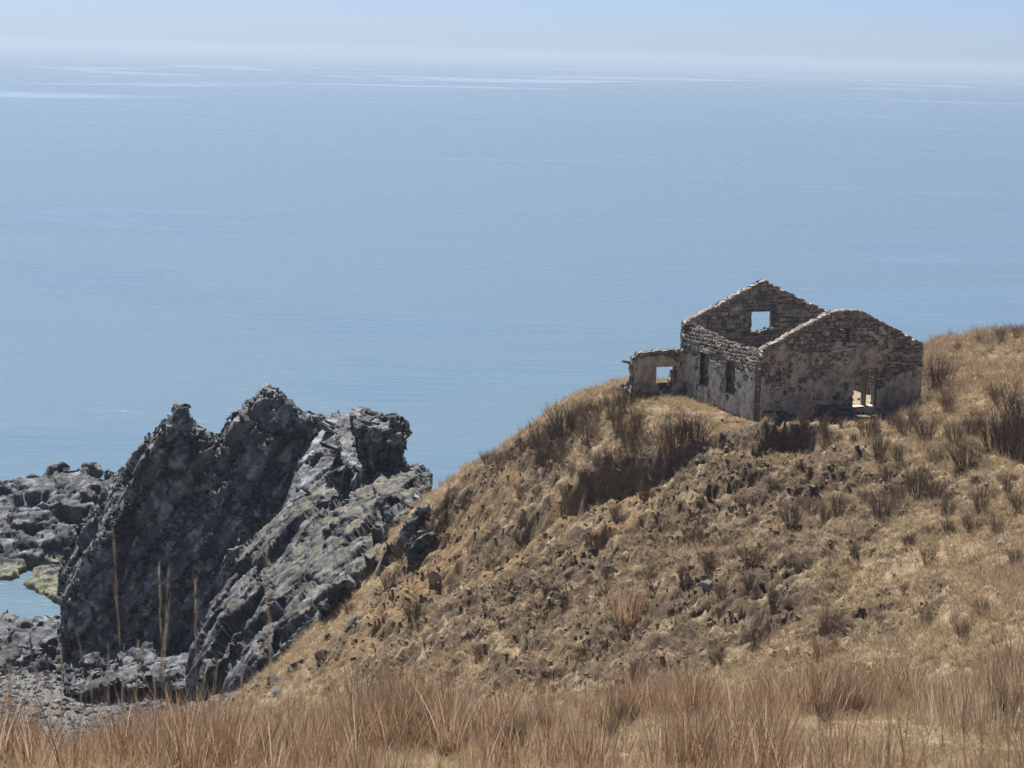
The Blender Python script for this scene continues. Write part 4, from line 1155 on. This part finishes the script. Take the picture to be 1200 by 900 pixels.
shrub_spots = {
    ('dark leafless shrub on the crest against the sea', 'shrubs along the crest'): [(570, 553, 22), (585, 546, 25), (600, 538, 22), (612, 532, 20), (625, 526, 25), (635, 522, 35), (650, 514, 35), (660, 510, 40), (672, 503, 30), (685, 495, 35), (700, 490, 30), (715, 483, 28), (728, 480, 30), (737, 474, 24)],
    ('leafless shrub on the grassy shelf below the lean-to', 'shrubs on the shelf below the lean-to'): [(690, 522, 35), (700, 550, 25), (655, 542, 30), (670, 557, 22), (735, 522, 45), (745, 503, 30), (640, 548, 30), (660, 582, 20), (684, 577, 22), (712, 540, 24), (722, 505, 26)],
    ('bushy shrub at the turf edge in front of the long wall', 'shrubs at the turf edge by the long wall'): [(778, 530, 42), (790, 527, 46), (803, 524, 46), (816, 521, 38)],
    ('dark shrub below the front wall of the house', 'shrubs below the front wall'): [(940, 512, 22), (965, 508, 24), (1030, 537, 50), (1052, 543, 25), (1060, 507, 30), (1085, 520, 34), (1000, 520, 20), (1025, 505, 22), (985, 503, 16), (1045, 500, 20), (1070, 497, 20), (1015, 512, 24)],
    ('tall dark shrub among the long grass on the right shoulder', 'shrubs on the right shoulder'): [(1110, 482, 40), (1100, 457, 40), (1140, 512, 40), (1165, 522, 50), (1195, 542, 60), (1195, 502, 70), (1165, 472, 30), (1183, 535, 60), (1120, 520, 35), (1097, 545, 35), (1133, 553, 45), (1122, 412, 16), (1148, 404, 20), (1172, 398, 20), (1194, 394, 24)],
    ('dark round shrub on the middle of the right slope', 'shrubs on the middle of the right slope'): [(1040, 568, 25), (1075, 582, 40), (1053, 592, 40), (1033, 604, 45), (1095, 582, 30), (1150, 602, 36), (1110, 605, 30), (1110, 625, 22), (1140, 625, 30), (1168, 625, 30), (982, 605, 35), (967, 612, 30), (927, 622, 35), (1087, 662, 35), (937, 672, 25), (1000, 655, 20), (1196, 600, 30), (1180, 580, 26), (950, 600, 24), (1010, 590, 22), (1065, 640, 20), (1190, 660, 26)],
    ('dark shrub in the hollow of broken turf below the scarp', 'shrubs in the hollow'): [(880, 662, 35), (815, 635, 25), (853, 642, 20), (830, 668, 30), (763, 684, 28), (712, 684, 22), (640, 698, 18), (661, 713, 18), (800, 690, 24), (880, 690, 26), (720, 612, 22), (690, 640, 18), (783, 560, 20), (755, 590, 24), (870, 600, 20), (905, 575, 22), (845, 700, 26), (905, 720, 26)],
    ('thin shrub on the orange soil above the crag', 'shrubs on the orange soil'): [(485, 728, 30), (500, 640, 26), (455, 690, 26), (545, 600, 22), (530, 690, 18), (430, 680, 20), (515, 615, 18), (470, 655, 24), (610, 590, 20), (410, 720, 18)],
    ('dark shrub on the lower slope just above the near grass', 'shrubs on the lower slope'): [(1127, 748, 35), (1085, 731, 25), (1030, 734, 20), (970, 745, 45), (887, 764, 36), (683, 771, 16), (640, 803, 20), (747, 797, 40), (840, 780, 24), (1060, 700, 22), (1150, 720, 24), (560, 770, 18)],
    ('dark shrub half buried in the near red-brown grass', 'shrubs in the near grass'): [(605, 878, 58), (590, 885, 50), (557, 868, 26), (523, 892, 34), (403, 865, 32), (713, 866, 42), (637, 857, 32), (1087, 829, 46), (1057, 832, 32), (967, 848, 42), (1007, 842, 32), (1040, 838, 26), (1190, 815, 32), (300, 885, 36), (1180, 845, 60), (735, 850, 40)],
}
ORD = ('first second third fourth fifth sixth seventh eighth ninth tenth eleventh twelfth thirteenth fourteenth fifteenth sixteenth seventeenth eighteenth nineteenth twentieth '
       'twenty-first twenty-second twenty-third twenty-fourth').split()
def build_shrubs():
    r = random.Random(9)
    for (lab0, grp), L_ in shrub_spots.items():
        L_ = sorted(L_)
        for q_, (px, py, hp) in enumerate(L_):
            lab = lab0 + (', leftmost of them' if q_ == 0 else ', rightmost of them' if q_ == len(L_)-1 else ', %s from the left' % ORD[q_])
            p = ground_hit(px, py, 28)
            if p is None: continue
            s = hp*.95*p[1]/F_PX*r.uniform(.8, 1.1)
            o = obj('dry_shrub', SHRUBS[r.randrange(6)], None, (p[0], p[1], float(ground_z(p[0], p[1]))-.03), r.uniform(0, 6.28))
            k = r.uniform(.85, 1.6); o.scale = (s*k, s*k*r.uniform(.8, 1.2), s*r.uniform(.75, 1.1))
            tag(o, lab, 'shrub', grp)
build_shrubs()

# ---- red-brown grass clumps that stand out singly
def build_clumps():
    for px, py, hp, w, lab in ((735, 727, 52, 1.0, 'reddish clump of tall grass alone in the middle of the slope'), (1160, 858, 105, 1.7, 'large pale fan of tall grass at the right of the near ground'), (1105, 850, 90, 1.3, 'tall brown grass clump left of the large pale fan'),
                               (450, 862, 80, 1.4, 'dense red-brown grass clump on the near edge below the orange soil'), (965, 775, 40, .9, 'brown grass clump over the small dark bank on the lower right slope')):
        p = ground_hit(px, py, 28)
        s = hp*p[1]/F_PX
        me = tuft(int(px), 170, 1.0, .35, .22, .010 if p[1] < 60 else .016, M_TALL if px < 1100 else M_TALLG, 4, .34*w)
        o = obj('grass_clump', me, None, (p[0], p[1], float(ground_z(p[0], p[1]))-.04), px); o.scale = (s, s, s)
        tag(o, lab, 'grass clump')
build_clumps()

# ---- tall reed stalks close to the camera, softly out of focus
def stalk(top, base, w, plume, seed, lab, grp):
    r = random.Random(seed)
    b = Vector(base); t = Vector(top); ln = (t-b).length
    root = empty('reed_stalk', base)
    side = Vector((r.uniform(-1, 1), r.uniform(-1, 1), 0))*ln*.035
    V = []; F = []; n = 9
    for k in range(n+1):
        u = k/n; c = (t-b)*u + side*math.sin(u*math.pi); ww = w*.36*(1-.7*u)
        for j in range(5): V.append((c.x+ww*math.cos(j*1.2566), c.y+ww*math.sin(j*1.2566), c.z))
    for k in range(n):
        for j in range(5): F.append((k*5+j, k*5+(j+1) % 5, k*5+5+(j+1) % 5, k*5+5+j))
    F.append(tuple(range(4, -1, -1))); F.append(tuple(range(n*5, n*5+5)))
    me = bpy.data.meshes.new('stem'); me.from_pydata(V, [], F); me.update(); me.materials.append(M_STALK)
    a_ = me.attributes.new('rnd', 'FLOAT', 'POINT'); a_.data.foreach_set('value', [r.random()]*len(V))
    obj('stem', me, root)
    def blades(nm, us, ln_, wd, mat, cnt, dr):
        V = []; F = []; rn = []
        for _ in range(cnt):
            u = r.uniform(*us); c = (t-b)*u + side*math.sin(u*math.pi); a = r.uniform(0, 6.283); q = r.random()
            d = ((t-b).normalized() + Vector((math.cos(a), math.sin(a), 0))*dr*r.uniform(.3, 1)).normalized()
            s_ = Vector((-math.sin(a), math.cos(a), 0))*wd; e = c + d*ln_*r.uniform(.5, 1.1); m_ = c.lerp(e, .55) + Vector((0, 0, .02))
            k = len(V); V += [c-s_*.4, c+s_*.4, m_-s_*.5, m_+s_*.5, e]; F += [(k, k+1, k+3, k+2), (k+2, k+3, k+4)]; rn += [q]*5
        me = bpy.data.meshes.new(nm); me.from_pydata(V, [], F); me.update(); me.materials.append(mat)
        a_ = me.attributes.new('rnd', 'FLOAT', 'POINT'); a_.data.foreach_set('value', rn)
        obj(nm, me, root)
    if plume: blades('plume', (1-plume, 1.0), .11*plume/.2*.9, .0022, M_PLUME, 24, .24)
    blades('leaf', (.1, .6), .30, .005, M_STALK, 4, .35)
    tag(root, lab, 'reed', grp)

def build_stalks():
    r = random.Random(31)
    near = [(134, 634, 168, 860, 8.0, .0045, .22, 'long thin leaning stalk crossing the dark crag at the far left'),
            (197, 682, 172, 850, 8.5, .006, .22, 'pale stalk leaning right with a feathery head before the crag'),
            (185, 668, 180, 850, 9.0, .004, .18, 'thin upright stalk just left of the feathery leaning one'),
            (200, 700, 203, 860, 9.5, .004, .25, 'short upright stalk right of the feathery leaning one'),
            (228, 688, 217, 880, 8.5, .005, .22, 'upright stalk with narrow head in the middle of the left group'),
            (312, 655, 309, 900, 7.5, .0055, .26, 'tallest stalk with long brown head standing before the grassy slope'),
            (88, 738, 112, 860, 9.0, .0045, .1, 'bare stalk leaning left near the beach rubble'),
            (851, 705, 851, 840, 12.0, .004, .0, 'single greenish bare stem before the hollow of the slope')]
    for k, (tx, ty, bx, by, d, w, pl, lab) in enumerate(near):
        top = at(tx, ty, d); q = at(bx, by, d+.15); gz = float(ground_z(q[0], q[1])); g = top + (q-top)*((top[2]-gz)/(top[2]-q[2])); g[2] = float(ground_z(g[0], g[1]))-.03
        stalk(tuple(top), tuple(g), w, pl, 700+k, lab, 'reed stalks close to the camera')
    heads = [(72, 765), (42, 795), (105, 785), (128, 768), (145, 770), (163, 762), (62, 800), (10, 770), (255, 780), (282, 790), (20, 825), (330, 770), (95, 820), (240, 800), (180, 800), (350, 800)]
    heads.sort()
    for k, (tx, ty) in enumerate(heads):
        d = r.uniform(9, 13); top = at(tx, ty, d); gx = top[0]+r.uniform(-.06, .06); gy = d+r.uniform(-.1, .2)
        stalk(tuple(top), (gx, gy, float(ground_z(gx, gy))-.03), .004, .28, 800+k, 'brown feathery reed low in the left foreground, %s from the left' % ORD[k], 'reed heads in the left foreground')
    for k in range(80):
        tx = 380 + (k+r.random())*10.3; ty = r.choice((r.uniform(780, 840), r.uniform(820, 885), r.uniform(840, 890))); d = r.uniform(8, 15)
        top = at(tx, ty, d); gx = top[0]+r.uniform(-.12, .12); gy = d+r.uniform(-.15, .15)
        stalk(tuple(top), (gx, gy, float(ground_z(gx, gy))-.03), r.uniform(.005, .009), r.choice((0, .15, .25)), 900+k, 'thin blurred reed stalk along the bottom edge of the foreground', 'reed stalks along the bottom edge')
build_stalks()

# ------------------------------------------------------------------ haze over the sea
def build_haze():
    m = bpy.data.materials.new('sea_haze'); m.use_nodes = True
    nt = m.node_tree; nt.nodes.clear()
    v = nt.nodes.new('ShaderNodeVolumePrincipled')
    v.inputs['Color'].default_value = (0.66, 0.79, 0.93, 1)
    v.inputs['Density'].default_value = 0.00018
    v.inputs['Anisotropy'].default_value = 0.3
    o = nt.nodes.new('ShaderNodeOutputMaterial'); L(nt, v.outputs[0], o.inputs['Volume'])
    x0, x1, y0, y1, z0, z1 = -62000, 62000, -2500, 82000, -8, 58
    V = [(x0, y0, z0), (x1, y0, z0), (x1, y1, z0), (x0, y1, z0), (x0, y0, z1), (x1, y0, z1), (x1, y1, z1), (x0, y1, z1)]
    Q = [(0, 3, 2, 1), (4, 5, 6, 7), (0, 1, 5, 4), (1, 2, 6, 5), (2, 3, 7, 6), (3, 0, 4, 7)]
    tag(obj('haze', np_mesh('haze', V, Q, [m])), 'thin pale sea haze over water and shore', kind='stuff')
build_haze()
